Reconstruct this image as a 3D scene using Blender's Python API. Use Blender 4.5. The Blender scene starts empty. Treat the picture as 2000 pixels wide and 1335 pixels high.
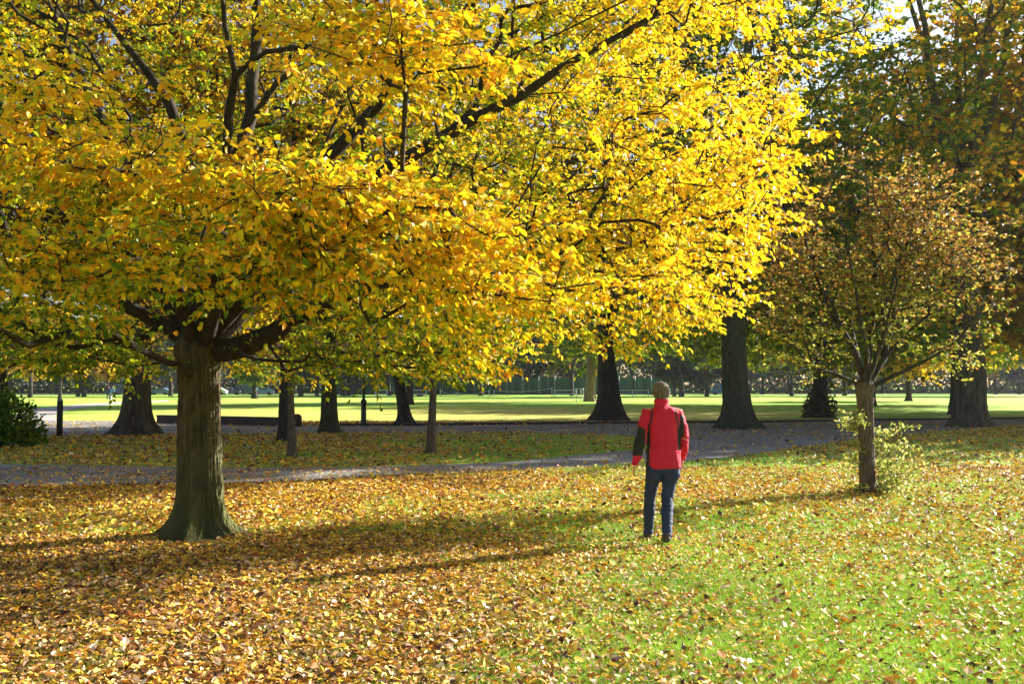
import bpy, math
import numpy as np
from mathutils import Vector

# ------------------------------------------------------------------ camera, sky, sun
S = bpy.context.scene
C = S.collection
FPX = 1944.0; HC = 1.62; PITCH = math.atan(87.5 / FPX)
cam_d = bpy.data.cameras.new('camera'); cam = bpy.data.objects.new('camera', cam_d); C.objects.link(cam)
cam_d.sensor_width = 36.0; cam_d.lens = 36.0 * FPX / 2000.0
cam_d.clip_start = 0.1; cam_d.clip_end = 6000
cam.location = (0, 0, HC); cam.rotation_euler = (math.pi / 2 + PITCH, 0, 0)
S.camera = cam
SUN_EL = math.radians(21.5); SUN_AZ = math.radians(56.3)      # azimuth from +Y towards +X
w = bpy.data.worlds.new('World'); S.world = w; w.use_nodes = True
nt = w.node_tree; bg = nt.nodes['Background']
sky = nt.nodes.new('ShaderNodeTexSky'); sky.sky_type = 'NISHITA'; sky.sun_disc = False
sky.sun_elevation = SUN_EL; sky.sun_rotation = SUN_AZ; sky.air_density = 1.0; sky.dust_density = 1.5
nt.links.new(sky.outputs[0], bg.inputs[0]); bg.inputs[1].default_value = 0.052
sd = bpy.data.lights.new('sun', 'SUN'); so = bpy.data.objects.new('sun', sd); C.objects.link(so)
sd.energy = 5.0; sd.angle = math.radians(0.53); sd.color = (1.0, 0.94, 0.84)
sv = Vector((math.cos(SUN_EL) * math.sin(SUN_AZ), math.cos(SUN_EL) * math.cos(SUN_AZ), math.sin(SUN_EL)))
so.rotation_euler = (-sv).to_track_quat('-Z', 'Y').to_euler(); so.location = (30, 20, 30)
S.view_settings.view_transform = 'Standard'; S.view_settings.look = 'None'
S.view_settings.exposure = 1.95; S.view_settings.gamma = 1.0
S.cycles.max_bounces = 8; S.cycles.transparent_max_bounces = 8
S.cycles.diffuse_bounces = 3; S.cycles.glossy_bounces = 2; S.cycles.transmission_bounces = 4

# ------------------------------------------------------------------ helpers
cp, sp_ = math.cos(PITCH), math.sin(PITCH)
def ray(px, py):
    u = (px - 1000) / FPX; v = (667.5 - py) / FPX
    return np.array([u, cp - v * sp_, sp_ + v * cp])
def G(px, py, z=0.0):                      # point on the ground seen at a pixel
    d = ray(px, py); t = (z - HC) / d[2]
    return np.array([d[0] * t, d[1] * t, z])
def P(px, py, Y):                          # point at depth Y
    d = ray(px, py); t = Y / d[1]
    return np.array([d[0] * t, Y, HC + d[2] * t])
def lin(r, g, b):
    f = lambda c: (c / 255 / 12.92) if c / 255 <= 0.04045 else ((c / 255 + 0.055) / 1.055) ** 2.4
    return np.array([f(r), f(g), f(b)])
def nrm(a):
    a = np.asarray(a, float)
    return a / np.maximum(np.linalg.norm(a, axis=-1, keepdims=True), 1e-9)
def smooth(a, b, x):
    t = np.clip((x - a) / (b - a), 0, 1); return t * t * (3 - 2 * t)
_nr = np.random.default_rng(99); _lat = _nr.random((256, 256))
def vnoise(x, y):
    xi = np.floor(x).astype(int); yi = np.floor(y).astype(int); fx = x - xi; fy = y - yi
    fx = fx * fx * (3 - 2 * fx); fy = fy * fy * (3 - 2 * fy)
    L = lambda i, j: _lat[i & 255, j & 255]
    return (L(xi, yi) * (1 - fx) + L(xi + 1, yi) * fx) * (1 - fy) + (L(xi, yi + 1) * (1 - fx) + L(xi + 1, yi + 1) * fx) * fy
def fbm(x, y): return (vnoise(x, y) * .55 + vnoise(x * 2.3 + 7, y * 2.3 + 3) * .3 + vnoise(x * 5.1 + 1, y * 5.1 + 9) * .15)

def tag(o, label=None, cat=None, group=None, kind=None):
    if label: o['label'] = label
    if cat: o['category'] = cat
    if group: o['group'] = group
    if kind: o['kind'] = kind
    return o
def empty(name, loc, rz=0.0):
    o = bpy.data.objects.new(name, None); C.objects.link(o)
    o.location = tuple(float(v) for v in loc); o.rotation_euler = (0, 0, rz); o.empty_display_size = .3
    return o
def link(name, me, parent=None, loc=(0, 0, 0)):
    o = bpy.data.objects.new(name, me); C.objects.link(o); o.parent = parent; o.location = tuple(float(v) for v in loc)
    return o
def np_mesh(name, V, F4=None, F3=None, mats=(), col=None, sm=False, midx=None):
    me = bpy.data.meshes.new(name)
    V = np.asarray(V, np.float32); me.vertices.add(len(V)); me.vertices.foreach_set('co', V.ravel())
    li = []; ls = []; n = 0
    if F4 is not None and len(F4):
        F4 = np.asarray(F4, np.int32); li.append(F4.ravel()); ls.append(np.arange(len(F4)) * 4); n = len(F4) * 4
    if F3 is not None and len(F3):
        F3 = np.asarray(F3, np.int32); li.append(F3.ravel()); ls.append(np.arange(len(F3)) * 3 + n)
    li = np.concatenate(li).astype(np.int32); ls = np.concatenate(ls).astype(np.int32)
    me.loops.add(len(li)); me.loops.foreach_set('vertex_index', li)
    me.polygons.add(len(ls)); me.polygons.foreach_set('loop_start', ls)
    for m in mats: me.materials.append(m)
    if midx is not None: me.polygons.foreach_set('material_index', np.asarray(midx, np.int32))
    me.update(calc_edges=True)
    me.polygons.foreach_set('use_smooth', np.full(len(ls), sm))
    if col is not None:
        a = me.attributes.new('col', 'FLOAT_COLOR', 'POINT')
        c4 = np.ones((len(V), 4), np.float32); c4[:, :3] = col; a.data.foreach_set('color', c4.ravel())
    me.update()
    return me
class MB:
    def __init__(s): s.V = []; s.q = []; s.t = []; s.mq = []; s.mt = []; s.n = 0
    def add(s, V, q=None, t=None, m=0):
        V = np.asarray(V, float)
        if q is not None and len(q): s.q.append(np.asarray(q) + s.n); s.mq += [m] * len(q)
        if t is not None and len(t): s.t.append(np.asarray(t) + s.n); s.mt += [m] * len(t)
        s.V.append(V); s.n += len(V)
    def box(s, x0, x1, y0, y1, z0, z1, m=0):
        V = [(x, y, z) for z in (z0, z1) for y in (y0, y1) for x in (x0, x1)]
        s.add(V, [(0, 2, 3, 1), (4, 5, 7, 6), (0, 1, 5, 4), (2, 6, 7, 3), (0, 4, 6, 2), (1, 3, 7, 5)], m=m)
    def tube(s, pts, rad, k=8, m=0, cap=True, ry=None, xh=None, jit=None):
        pts = np.asarray(pts, float); n = len(pts); rad = np.broadcast_to(np.asarray(rad, float), (n,))
        ryy = rad if ry is None else np.broadcast_to(np.asarray(ry, float), (n,))
        d = np.gradient(pts, axis=0) if n > 1 else np.array([[0, 0, 1.]]); d = nrm(d)
        h = np.array([0, 1, 0.]) if xh is None else np.asarray(xh, float)
        if xh is None and abs(nrm(d.mean(0)) @ h) > .9: h = np.array([1., 0, 0])
        u = nrm(h - (d @ h)[:, None] * d); v = np.cross(d, u)
        a = np.arange(k) / k * 2 * math.pi
        R = (u[:, None] * np.cos(a)[None, :, None] * rad[:, None, None] + v[:, None] * np.sin(a)[None, :, None] * ryy[:, None, None])
        V = (pts[:, None] + R).reshape(-1, 3)
        i = np.arange(n - 1)[:, None] * k; j = np.arange(k)[None]; j2 = (j + 1) % k
        q = np.stack([i + j, i + j2, i + k + j2, i + k + j], -1).reshape(-1, 4)
        t = []
        if cap:
            V = np.vstack([V, pts[0], pts[-1]]); c0 = n * k; b = (n - 1) * k
            t = [(c0, (x + 1) % k, x) for x in range(k)] + [(c0 + 1, b + x, b + (x + 1) % k) for x in range(k)]
        s.add(V, q, t, m)
    def lathe(s, prof, k=16, m=0, c=(0, 0)):
        s.tube([(c[0], c[1], z) for r, z in prof], [r for r, z in prof], k, m)
    def build(s, name, mats, parent=None, loc=(0, 0, 0), sm=True):
        q = np.concatenate(s.q) if s.q else None; t = np.concatenate(s.t) if s.t else None
        mats = mats if isinstance(mats, (list, tuple)) else [mats]
        me = np_mesh(name, np.concatenate(s.V), q, t, mats, sm=sm, midx=s.mq + s.mt)
        return link(name, me, parent, loc)

# ------------------------------------------------------------------ materials
def newmat(name):
    m = bpy.data.materials.new(name); m.use_nodes = True
    n = m.node_tree.nodes; return m, m.node_tree, n, m.node_tree.links, n['Principled BSDF']
def simple(name, c, rough=.7, metal=0, var=.15, scale=8, bump=0.0):
    m, t, n, l, b = newmat(name)
    g = n.new('ShaderNodeNewGeometry'); no = n.new('ShaderNodeTexNoise'); no.inputs['Scale'].default_value = scale; no.inputs['Detail'].default_value = 5
    l.new(g.outputs['Position'], no.inputs['Vector'])
    mx = n.new('ShaderNodeMix'); mx.data_type = 'RGBA'; l.new(no.outputs['Fac'], mx.inputs['Factor'])
    c = np.asarray(c, float); mx.inputs['A'].default_value = (*np.clip(c * (1 - var * 2), 0, 1), 1); mx.inputs['B'].default_value = (*np.clip(c * (1 + var * 2), 0, 1), 1)
    l.new(mx.outputs['Result'], b.inputs['Base Color']); b.inputs['Roughness'].default_value = rough; b.inputs['Metallic'].default_value = metal
    if bump:
        bp = n.new('ShaderNodeBump'); bp.inputs['Strength'].default_value = bump; bp.inputs['Distance'].default_value = .01
        l.new(no.outputs['Fac'], bp.inputs['Height']); l.new(bp.outputs[0], b.inputs['Normal'])
    return m
def leafmat(name, trans=.45, rough=.45, tint=(1, 1, .8), spec=.4):
    m, t, n, l, b = newmat(name)
    a = n.new('ShaderNodeAttribute'); a.attribute_name = 'col'
    l.new(a.outputs['Color'], b.inputs['Base Color']); b.inputs['Roughness'].default_value = rough
    b.inputs['Specular IOR Level'].default_value = spec
    tr = n.new('ShaderNodeBsdfTranslucent'); mu = n.new('ShaderNodeMix'); mu.data_type = 'RGBA'; mu.blend_type = 'MULTIPLY'; mu.inputs['Factor'].default_value = 1
    l.new(a.outputs['Color'], mu.inputs['A']); mu.inputs['B'].default_value = (*tint, 1); l.new(mu.outputs['Result'], tr.inputs['Color'])
    ms = n.new('ShaderNodeMixShader'); ms.inputs[0].default_value = trans
    l.new(b.outputs[0], ms.inputs[1]); l.new(tr.outputs[0], ms.inputs[2]); l.new(ms.outputs[0], n['Material Output'].inputs['Surface'])
    return m
def bark(name, c1, c2, scale=6, moss=None, mossz=(0, 1.2), bump=.8, dist=.02):
    m, t, n, l, b = newmat(name)
    g = n.new('ShaderNodeNewGeometry'); mp = n.new('ShaderNodeMapping'); mp.inputs['Scale'].default_value = (scale, scale, scale * .22)
    l.new(g.outputs['Position'], mp.inputs['Vector'])
    no = n.new('ShaderNodeTexNoise'); no.inputs['Scale'].default_value = 2.2; no.inputs['Detail'].default_value = 9; no.inputs['Roughness'].default_value = .65
    l.new(mp.outputs[0], no.inputs['Vector'])
    vo = n.new('ShaderNodeTexVoronoi'); vo.feature = 'DISTANCE_TO_EDGE'; vo.inputs['Scale'].default_value = 2.5
    l.new(mp.outputs[0], vo.inputs['Vector'])
    mx = n.new('ShaderNodeMix'); mx.data_type = 'RGBA'; mx.inputs['A'].default_value = (*c1, 1); mx.inputs['B'].default_value = (*c2, 1)
    cr = n.new('ShaderNodeMapRange'); cr.inputs['From Min'].default_value = .35; cr.inputs['From Max'].default_value = .65
    l.new(no.outputs['Fac'], cr.inputs['Value']); l.new(cr.outputs[0], mx.inputs['Factor']); out = mx.outputs['Result']
    if moss is not None:
        n2 = n.new('ShaderNodeTexNoise'); n2.inputs['Scale'].default_value = 2.4; n2.inputs['Detail'].default_value = 5; l.new(g.outputs['Position'], n2.inputs['Vector'])
        sx = n.new('ShaderNodeSeparateXYZ'); l.new(g.outputs['Position'], sx.inputs[0])
        mr = n.new('ShaderNodeMapRange'); mr.inputs['From Min'].default_value = mossz[1]; mr.inputs['From Max'].default_value = mossz[0]; l.new(sx.outputs['Z'], mr.inputs['Value'])
        ad = n.new('ShaderNodeMath'); ad.operation = 'MULTIPLY_ADD'; l.new(mr.outputs[0], ad.inputs[0]); ad.inputs[1].default_value = .6; l.new(n2.outputs['Fac'], ad.inputs[2])
        m2 = n.new('ShaderNodeMapRange'); m2.inputs['From Min'].default_value = .5; m2.inputs['From Max'].default_value = .85; l.new(ad.outputs[0], m2.inputs['Value'])
        mm = n.new('ShaderNodeMix'); mm.data_type = 'RGBA'; l.new(m2.outputs[0], mm.inputs['Factor']); l.new(out, mm.inputs['A']); mm.inputs['B'].default_value = (*moss, 1); out = mm.outputs['Result']
    l.new(out, b.inputs['Base Color']); b.inputs['Roughness'].default_value = .9; b.inputs['Specular IOR Level'].default_value = .2
    ms = n.new('ShaderNodeMath'); ms.operation = 'MULTIPLY_ADD'; l.new(vo.outputs['Distance'], ms.inputs[0]); ms.inputs[1].default_value = .8; l.new(no.outputs['Fac'], ms.inputs[2])
    bp = n.new('ShaderNodeBump'); bp.inputs['Strength'].default_value = bump; bp.inputs['Distance'].default_value = dist
    l.new(ms.outputs[0], bp.inputs['Height']); l.new(bp.outputs[0], b.inputs['Normal'])
    return m

M_leaf = leafmat('golden_leaf', .5, .42, (1.0, 1.0, .7), .3)
M_leafb = leafmat('background_leaf', .5, .6, (1, 1, .6), .2)
M_dead = leafmat('fallen_leaf', .12, .6, (1, .9, .7), .3)
M_grass = leafmat('grass_blade', .35, .5, (1, 1, .5), .3)
M_bark = bark('smooth_mossy_bark', (.030, .024, .014), (.15, .12, .07), 10, (.11, .115, .04), (-.2, 1.2), 1.0, .05)
M_limb = bark('dark_limb_bark', (.018, .014, .009), (.050, .038, .024), 9, None, bump=.6, dist=.01)
M_barkd = bark('dark_bark', (.022, .020, .016), (.065, .058, .048), 5, None, bump=1, dist=.04)
M_barkb = bark('brown_ridged_bark', (.040, .030, .020), (.12, .095, .065), 3.2, None, bump=1, dist=.06)
M_barkg = bark('greenish_bark', (.030, .032, .018), (.085, .085, .05), 6, (.04, .045, .022), (-1, 1.2), bump=1, dist=.03)
M_barks = bark('grey_brown_bark', (.040, .030, .022), (.15, .12, .09), 14, None, bump=.8, dist=.01)
M_barkp = bark('pinkish_bark', (.16, .11, .09), (.30, .23, .19), 3, None, bump=.6, dist=.03)

# ------------------------------------------------------------------ leaves and trees
def leaves(Pn, D, N, L, W, col, fold=.25, curl=.1):
    D = nrm(D); Sd = nrm(np.cross(D, N)); N = nrm(np.cross(Sd, D)); n = len(Pn)
    L = np.asarray(L)[:, None]; W = np.asarray(W)[:, None]
    if np.ndim(fold): fold = fold[:, None]
    if np.ndim(curl): curl = curl[:, None]
    a = Pn; b = Pn + D * L * .30 + Sd * W * .5 + N * W * fold; c = Pn + D * L * .68 + Sd * W * .42 + N * W * fold * .8 + N * L * curl * .5
    t = Pn + D * L + N * L * curl
    d = Pn + D * L * .68 - Sd * W * .42 + N * W * fold * .8 + N * L * curl * .5; e = Pn + D * L * .30 - Sd * W * .5 + N * W * fold
    V = np.stack([a, b, c, t, d, e], 1).reshape(-1, 3)
    i = np.arange(n)[:, None] * 6
    F = np.concatenate([i + np.array([0, 1, 2, 3]), i + np.array([0, 3, 4, 5])])
    return V, F, np.repeat(col, 6, 0)

def grow(rng, pos, par, att, bf, step=.4, wig=.05, org=None):
    pos = [np.array(p, float) for p in pos]; par = list(par)
    mx = len(pos) + len(att) * 60
    A = np.zeros((mx, 3)); PL = np.zeros(mx); pa = np.full(mx, -1)
    n = 0
    for p, q in zip(pos, par):
        A[n] = p; pa[n] = q; PL[n] = 0 if q < 0 else PL[q] + np.linalg.norm(p - A[q]); n += 1
    o = A[0] if org is None else org
    order = np.argsort(np.linalg.norm(att - o, axis=1)); term = np.zeros(len(att), int)
    for k in order:
        p = att[k]; dv = A[:n] - p; ds = np.sqrt((dv * dv).sum(1))
        i = int(np.argmin(ds + bf * PL[:n])); d = ds[i]; m = max(1, int(math.ceil(d / step)))
        m = min(m, 50); s0 = A[i].copy()
        if pa[i] >= 0: tg = nrm(s0 - A[pa[i]])
        else: tg = nrm(p - s0)
        c1 = s0 + tg * d * .25 + np.array([0, 0, d * .06]); prev = i
        for j in range(1, m + 1):
            u = j / m; q = (1 - u) ** 2 * s0 + 2 * u * (1 - u) * c1 * 1.0 + u * u * p if d > step else p
            if j < m: q = q + rng.normal(0, wig, 3) * min(1, d)
            A[n] = q; pa[n] = prev; PL[n] = PL[prev] + d / m; prev = n; n += 1
        term[k] = prev
    return A[:n], pa[:n], term
def branch_mesh(A, pa, term, rtip, expo, rmax, mb, kbig=8, minr=None, thin=None):
    n = len(A); cnt = np.zeros(n); cnt[term] += 1
    for i in range(n - 1, 0, -1):
        if pa[i] >= 0: cnt[pa[i]] += cnt[i]
    cnt = np.maximum(cnt, 1); rad = np.minimum(rtip * cnt ** expo, rmax)
    if minr is not None: rad[:len(minr)] = np.maximum(rad[:len(minr)], minr)
    ch = [[] for _ in range(n)]
    for i in range(n):
        if pa[i] >= 0: ch[pa[i]].append(i)
    stack = [(0, -1)]
    while stack:
        i, p = stack.pop(); chain = [i]; cur = i
        while ch[cur]:
            cs = sorted(ch[cur], key=lambda c: -cnt[c])
            for c in cs[1:]: stack.append((c, cur))
            cur = cs[0]; chain.append(cur)
        pts = [A[c] for c in chain]; rr = [rad[c] for c in chain]
        if p >= 0: pts = [A[p]] + pts; rr = [min(rad[p], rr[0] * 1.25)] + rr
        if len(pts) < 2: continue
        if thin and max(rr) < thin: continue
        r0 = max(rr); k = kbig if r0 > .05 else (5 if r0 > .015 else 3)
        mb.tube(pts, rr, k, cap=False)
    return rad
def sprays(rng, A, pa, term, nl, ntw, tl, ls, asp=.6, droop=.35, jit=.4, mb=None, twr=.003, spread=.9):
    p = A[term]; q = A[np.maximum(pa[term], 0)]; d = nrm(p - q + rng.normal(0, .02, p.shape)); d[:, 2] *= .5; d = nrm(d)
    n = len(p); tw_d = []; 
    up = np.array([0, 0, 1.])
    sd = nrm(np.cross(d, up)); 
    PP = []; DD = []; NN = []; LL = []; ID = []
    for t in range(ntw):
        a = rng.uniform(-spread, spread, n) + (t - (ntw - 1) / 2) * .5
        td = nrm(d * np.cos(a)[:, None] + sd * np.sin(a)[:, None] + rng.normal(0, .22, (n, 3)))
        ln = tl * rng.uniform(.6, 1.3, n); st = p + rng.normal(0, tl * .15, (n, 3)); en = st + td * ln[:, None] + np.array([0, 0, -1.]) * (ln * .12)[:, None]
        if mb is not None:
            s1 = nrm(np.cross(td, up)) * twr; V = np.stack([p - s1, p + s1, p + np.array([0, 0, twr * 1.6]), en], 1).reshape(-1, 3)
            i = np.arange(n)[:, None] * 4
            mb.add(V, None, np.concatenate([i + [0, 1, 3], i + [1, 2, 3], i + [2, 0, 3]]))
        s2 = nrm(np.cross(td, up))
        for k in range(nl):
            f = (k + .6) / nl; sg = 1 if k % 2 else -1
            PP.append(st + (en - st) * (f + rng.uniform(-.08, .08, n))[:, None])
            DD.append(td * .6 + s2 * sg * rng.uniform(.3, 1.1, n)[:, None] + np.array([0, 0, -1.]) * (droop * rng.uniform(0, 2, n))[:, None] + rng.normal(0, jit * .5, (n, 3)))
            NN.append(up + rng.normal(0, jit, (n, 3))); LL.append(ls * rng.uniform(.65, 1.3, n)); ID.append(np.arange(n))
    return np.concatenate(PP), np.concatenate(DD), np.concatenate(NN), np.concatenate(LL), np.concatenate(ID)
def pick(rng, n, pal, w):
    pal = np.array(pal); idx = rng.choice(len(pal), n, p=np.array(w) / np.sum(w)); c = pal[idx] * rng.uniform(.8, 1.2, (n, 1)) * rng.uniform(.93, 1.07, (n, 3))
    return np.clip(c, 0, .95)

def trunk_mesh(rng, H, r, flare=1.7, fh=.5, nfl=6, top=.9, lean=(0, 0), k=40, rough=.03, mat=None, name='trunk', parent=None, rb=None, fork=0.0, seg=40, ridge=0.0):
    """tapered, fluted trunk with root buttresses; local coordinates"""
    zs = np.concatenate([[-.08], np.linspace(0, 1, seg) ** 1.5 * H]); a = np.arange(k) / k * 2 * math.pi
    ph = rng.uniform(0, 6.28, 5); am = rng.uniform(.6, 1.3, nfl); base = np.sort(rng.uniform(0, 2 * math.pi / nfl * .6, nfl) + np.arange(nfl) * 2 * math.pi / nfl)
    V = []
    for z in zs:
        zz = max(z, 0); fl = math.exp(-(zz / fh) * 1.6); fl2 = math.exp(-zz / (fh * 2.0))
        but = sum(am[i] * np.exp(-((np.angle(np.exp(1j * (a - base[i])))) / (.22 + .08 * fl)) ** 2) for i in range(nfl))
        R = r * (1 - (1 - top) * min(zz / H, 1)) * (1 + fork * max(0, (zz - H * .75) / (H * .25)) ** 2)
        rr = R * (1 + (flare - 1) * fl * (.35 + .75 * but) + .10 * fl2 * (but - .5))
        rr += R * .05 * np.sin(2 * a + ph[0] + zz * .8) + R * .035 * np.sin(5 * a + ph[1] + zz * 1.1) + R * rough * np.sin(9 * a + ph[2] - zz * .7) + R * rough * .6 * np.sin(15 * a + ph[3] + zz * 2)
        rr += R * rough * .5 * rng.normal(0, 1, k)
        if ridge:
            q = 13 * a + 2.2 * np.sin(3 * a + zz * 1.7 + ph[3]) + 1.3 * math.sin(zz * 3.1) * np.cos(5 * a + ph[1])
            rr += R * (ridge * (.35 + 1.3 * fl2) * (1 - np.abs(np.sin(q)) ** .6 * 1.6) + .20 * math.exp(-zz / .55))
        cx = lean[0] * zz + .15 * r * math.sin(zz * .9 + ph[4]); cy = lean[1] * zz
        V.append(np.stack([cx + rr * np.cos(a), cy + rr * np.sin(a), np.full(k, z)], 1))
    top_ring = V[-1]; cc_ = top_ring.mean(0)
    for dz, f in ((.35, .93), (.75, .74), (1.05, .45)):
        V.append(cc_ + (top_ring - cc_) * f + np.array([0, 0, dz * r]))
    n = len(V); V = np.concatenate(V)
    i = np.arange(n - 1)[:, None] * k; j = np.arange(k)[None]; j2 = (j + 1) % k
    q = np.stack([i + j, i + j2, i + k + j2, i + k + j], -1).reshape(-1, 4)
    V = np.vstack([V, [cc_[0], cc_[1], H + r * 1.15]]); b = (n - 1) * k
    t = [(len(V) - 1, b + x, b + (x + 1) % k) for x in range(k)]
    return link(name, np_mesh(name, V, q, t, [mat], sm=True), parent)

Y_ = lin
GOLD = [lin(246, 200, 34), lin(242, 182, 34), lin(232, 212, 42), lin(176, 186, 40), lin(104, 130, 32), lin(234, 160, 40), lin(246, 226, 110)]

# ------------------------------------------------------------------ the golden tree
def golden_tree():
    rng = np.random.default_rng(11)
    base = G(385, 1046); bx, by = base[0], base[1]
    root = empty('golden_beech_tree', (bx, by, 0)); B = np.array([bx, by, 0])
    tag(root, 'large spreading tree in golden yellow leaf with a mossy trunk flared at its base', 'tree')
    trunk_mesh(rng, 2.05, .208, 2.1, .20, 7, 1.0, (-.012, 0), 150, .022, M_bark, 'trunk', root, fork=.22, seg=110, ridge=.13)
    F = P(383, 690, by) - B
    def w(px, py, Y): return P(px, py, Y) - B
    limbs = [  # (points, start radius)
        ([F, w(440, 684, by - .05), w(505, 664, by - .15), w(565, 622, by - .3), w(700, 560, by - .6), w(860, 520, by - .8), w(1010, 490, by - .9), w(1150, 455, by - 1), w(1300, 440, by - 1)], .135),
        ([F, w(420, 610, by + .1), w(540, 460, by), w(650, 300, by - .2), w(760, 180, by - .3), w(880, 60, by - .4), w(960, -40, by - .5), w(1080, -180, by - .6)], .10),
        ([F, w(385, 560, by), w(390, 380, by + .3), w(330, 200, by + .4), w(240, 80, by + .5), w(130, -60, by + .6)], .11),
        ([F, w(400, 560, by + .3), w(470, 350, by + .6), w(500, 100, by + .8), w(505, -120, by + 1), w(500, -330, by + 1)], .12),
        ([F, w(330, 640, by), w(230, 590, by - .3), w(120, 560, by - .8), w(0, 545, by - 1.2), w(-160, 520, by - 1.6)], .09),
        ([F, w(340, 610, by + .2), w(250, 480, by + .2), w(120, 420, by), w(0, 380, by - .2), w(-200, 330, by - .4)], .09),
        ([F, w(420, 600, by - .6), w(480, 500, by - 1.5), w(520, 420, by - 2.4), w(560, 380, by - 3.3), w(620, 400, by - 4.2)], .08),
        ([F, w(350, 580, by - .6), w(280, 450, by - 1.6), w(200, 330, by - 2.6), w(120, 270, by - 3.6), w(60, 240, by - 4.4)], .075),
        ([F, w(440, 620, by + .8), w(520, 580, by + 2.2), w(600, 560, by + 3.8), w(680, 560, by + 5.2)], .10),
        ([F, w(370, 600, by + .9), w(300, 560, by + 2.4), w(240, 560, by + 4), w(180, 580, by + 5.2)], .09),
        ([F, w(540, 500, by - .6), w(760, 330, by - 1.5), w(930, 230, by - 2.0), w(1100, 130, by - 2.3), w(1280, 30, by - 2.6)], .09),
        ([F, w(560, 540, by + .5), w(760, 440, by + 1.2), w(960, 360, by + 1.8), w(1200, 290, by + 2.0), w(1400, 230, by + 2.0)], .09),
        ([F, w(420, 560, by - .5), w(440, 350, by - 1.5), w(460, 150, by - 2.2), w(430, -60, by - 2.6)], .08),
        ([F, w(330, 520, by + .6), w(210, 260, by + 1.4), w(130, 90, by + 1.8), w(60, -80, by + 2)], .10),
    ]
    pos = [F - np.array([0, 0, .3])]; par = [-1]; mr = [.17]
    pos.append(F); par.append(0); mr.append(.17)
    for pts, r0 in limbs:
        prev = 1
        pts = np.array(pts)
        for s in range(len(pts) - 1):
            m = max(2, int(np.linalg.norm(pts[s + 1] - pts[s]) / .35))
            for j in range(1, m + 1):
                u = (s + j / m) / (len(pts) - 1); q = pts[s] + (pts[s + 1] - pts[s]) * j / m
                pos.append(q + rng.normal(0, .02, 3) * (j < m)); par.append(prev); prev = len(pos) - 1; mr.append(r0 * (1 - u) ** .9 + .012)
    # twig ends, gathered in flattened tiers
    def Rz(z): return np.interp(z, [1.7, 2.0, 2.6, 3.3, 4.2, 5.7, 7, 8.5, 9.8], [4.3, 5.6, 6.3, 6.5, 6.6, 7.4, 7.6, 6.6, 4])
    att = []; nc = 0
    sun = np.array(sv); win = [w(px, py, Y) for px, py, Y in [(40, 190, 6.4), (110, 260, 6.4), (190, 320, 6.4), (380, 360, 6.3), (500, 390, 6.3), (620, 400, 6.3), (720, 400, 6.6), (850, 420, 6.6), (980, 430, 6.7), (60, 500, 6.8), (180, 530, 6.8), (300, 550, 6.8), (450, 470, 7.2), (620, 520, 7), (760, 520, 7), (900, 540, 7)]]
    while nc < 760:
        z = rng.uniform(1.95, 9.2); th = rng.uniform(0, 2 * math.pi); u = rng.random() ** .42; R = Rz(z); r = u * R
        x = r * math.cos(th); y = r * math.sin(th); Y = by + y
        if Y < 5.5 + rng.uniform(0, .5): continue
        if r < 1.0 and z < 3.0: continue
        if u < .42 and rng.random() < .5: continue
        px = 1000 + (x + bx) / Y * FPX; py = 755 - (z - HC) / Y * FPX
        if Y < 9.5 and 60 < px < 560 and py < 120 and rng.random() < .8: continue                       # open window into the limbs at upper left
        if Y < 8.6 and 560 < px < 900 and py < 330 and rng.random() < .6: continue
        if Y < 12.2 and 300 < px < 580 and py > 590: continue
        if py < -420: 
            if rng.random() < .6: continue
        dq = np.array([[x, y, z]]) - np.array(win); tq = dq @ sun; dd = np.linalg.norm(dq - tq[:, None] * sun, axis=1)
        if ((dd < .55) & (tq > 1.0)).any() and rng.random() < .88: continue
        m = int(rng.integers(6, 12)); ct = np.array([x, y, z]); rad = nrm(np.array([x, y, 0]))
        a = rng.normal(0, 1, (m, 3)) * np.array([.55, .55, .10])
        tilt = (a @ rad) * (.28 if x > 0 else .05); a[:, 2] += tilt
        att.append(ct + a); nc += 1
    # drooping outer fringe to the right and under the crown
    for px, py, Y in [(1050, 730, 9.6), (1110, 725, 9.4), (1200, 735, 9.8), (980, 715, 9.5), (1240, 690, 9.0), (1300, 670, 9.3), (1370, 665, 9.5), (1430, 650, 9.6), (1480, 610, 9.7),
                      (900, 700, 10), (820, 690, 10.5), (740, 690, 10), (660, 680, 9.5), (600, 690, 10.5), (250, 670, 10), (150, 680, 10.5), (60, 670, 11), (200, 640, 9), (100, 640, 9), (1540, 560, 9.8), (1560, 480, 10),
                      (1580, 400, 10), (1590, 320, 10), (1600, 250, 10.1), (1630, 180, 10.3), (1660, 120, 10.4), (1700, 60, 10.5), (1720, 20, 10.6), (1500, 560, 9), (1530, 430, 9.2), (1560, 300, 9.4), (1590, 200, 9.6)]:
        m = 15; att.append(w(px - 14, py + 18, Y) + rng.normal(0, 1, (m, 3)) * np.array([.33, .4, .09]))
    for i in range(125):   # dense sunny right flank
        py = rng.uniform(-40, 660); px = rng.uniform(850, np.interp(py, [0, 150, 300, 450, 560, 660], [1690, 1620, 1570, 1540, 1510, 1400])); m = 9
        Yd = rng.uniform(7.0, 11.5); ct = w(px, py, Yd); dq = ct - np.array(win); tq = dq @ sun; dd = np.linalg.norm(dq - tq[:, None] * sun, axis=1)
        if ((dd < .5) & (tq > 1.0)).any() and rng.random() < .85: continue
        att.append(w(px, py, Yd) + rng.normal(0, 1, (m, 3)) * np.array([.4, .4, .10]) + 0)
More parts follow.
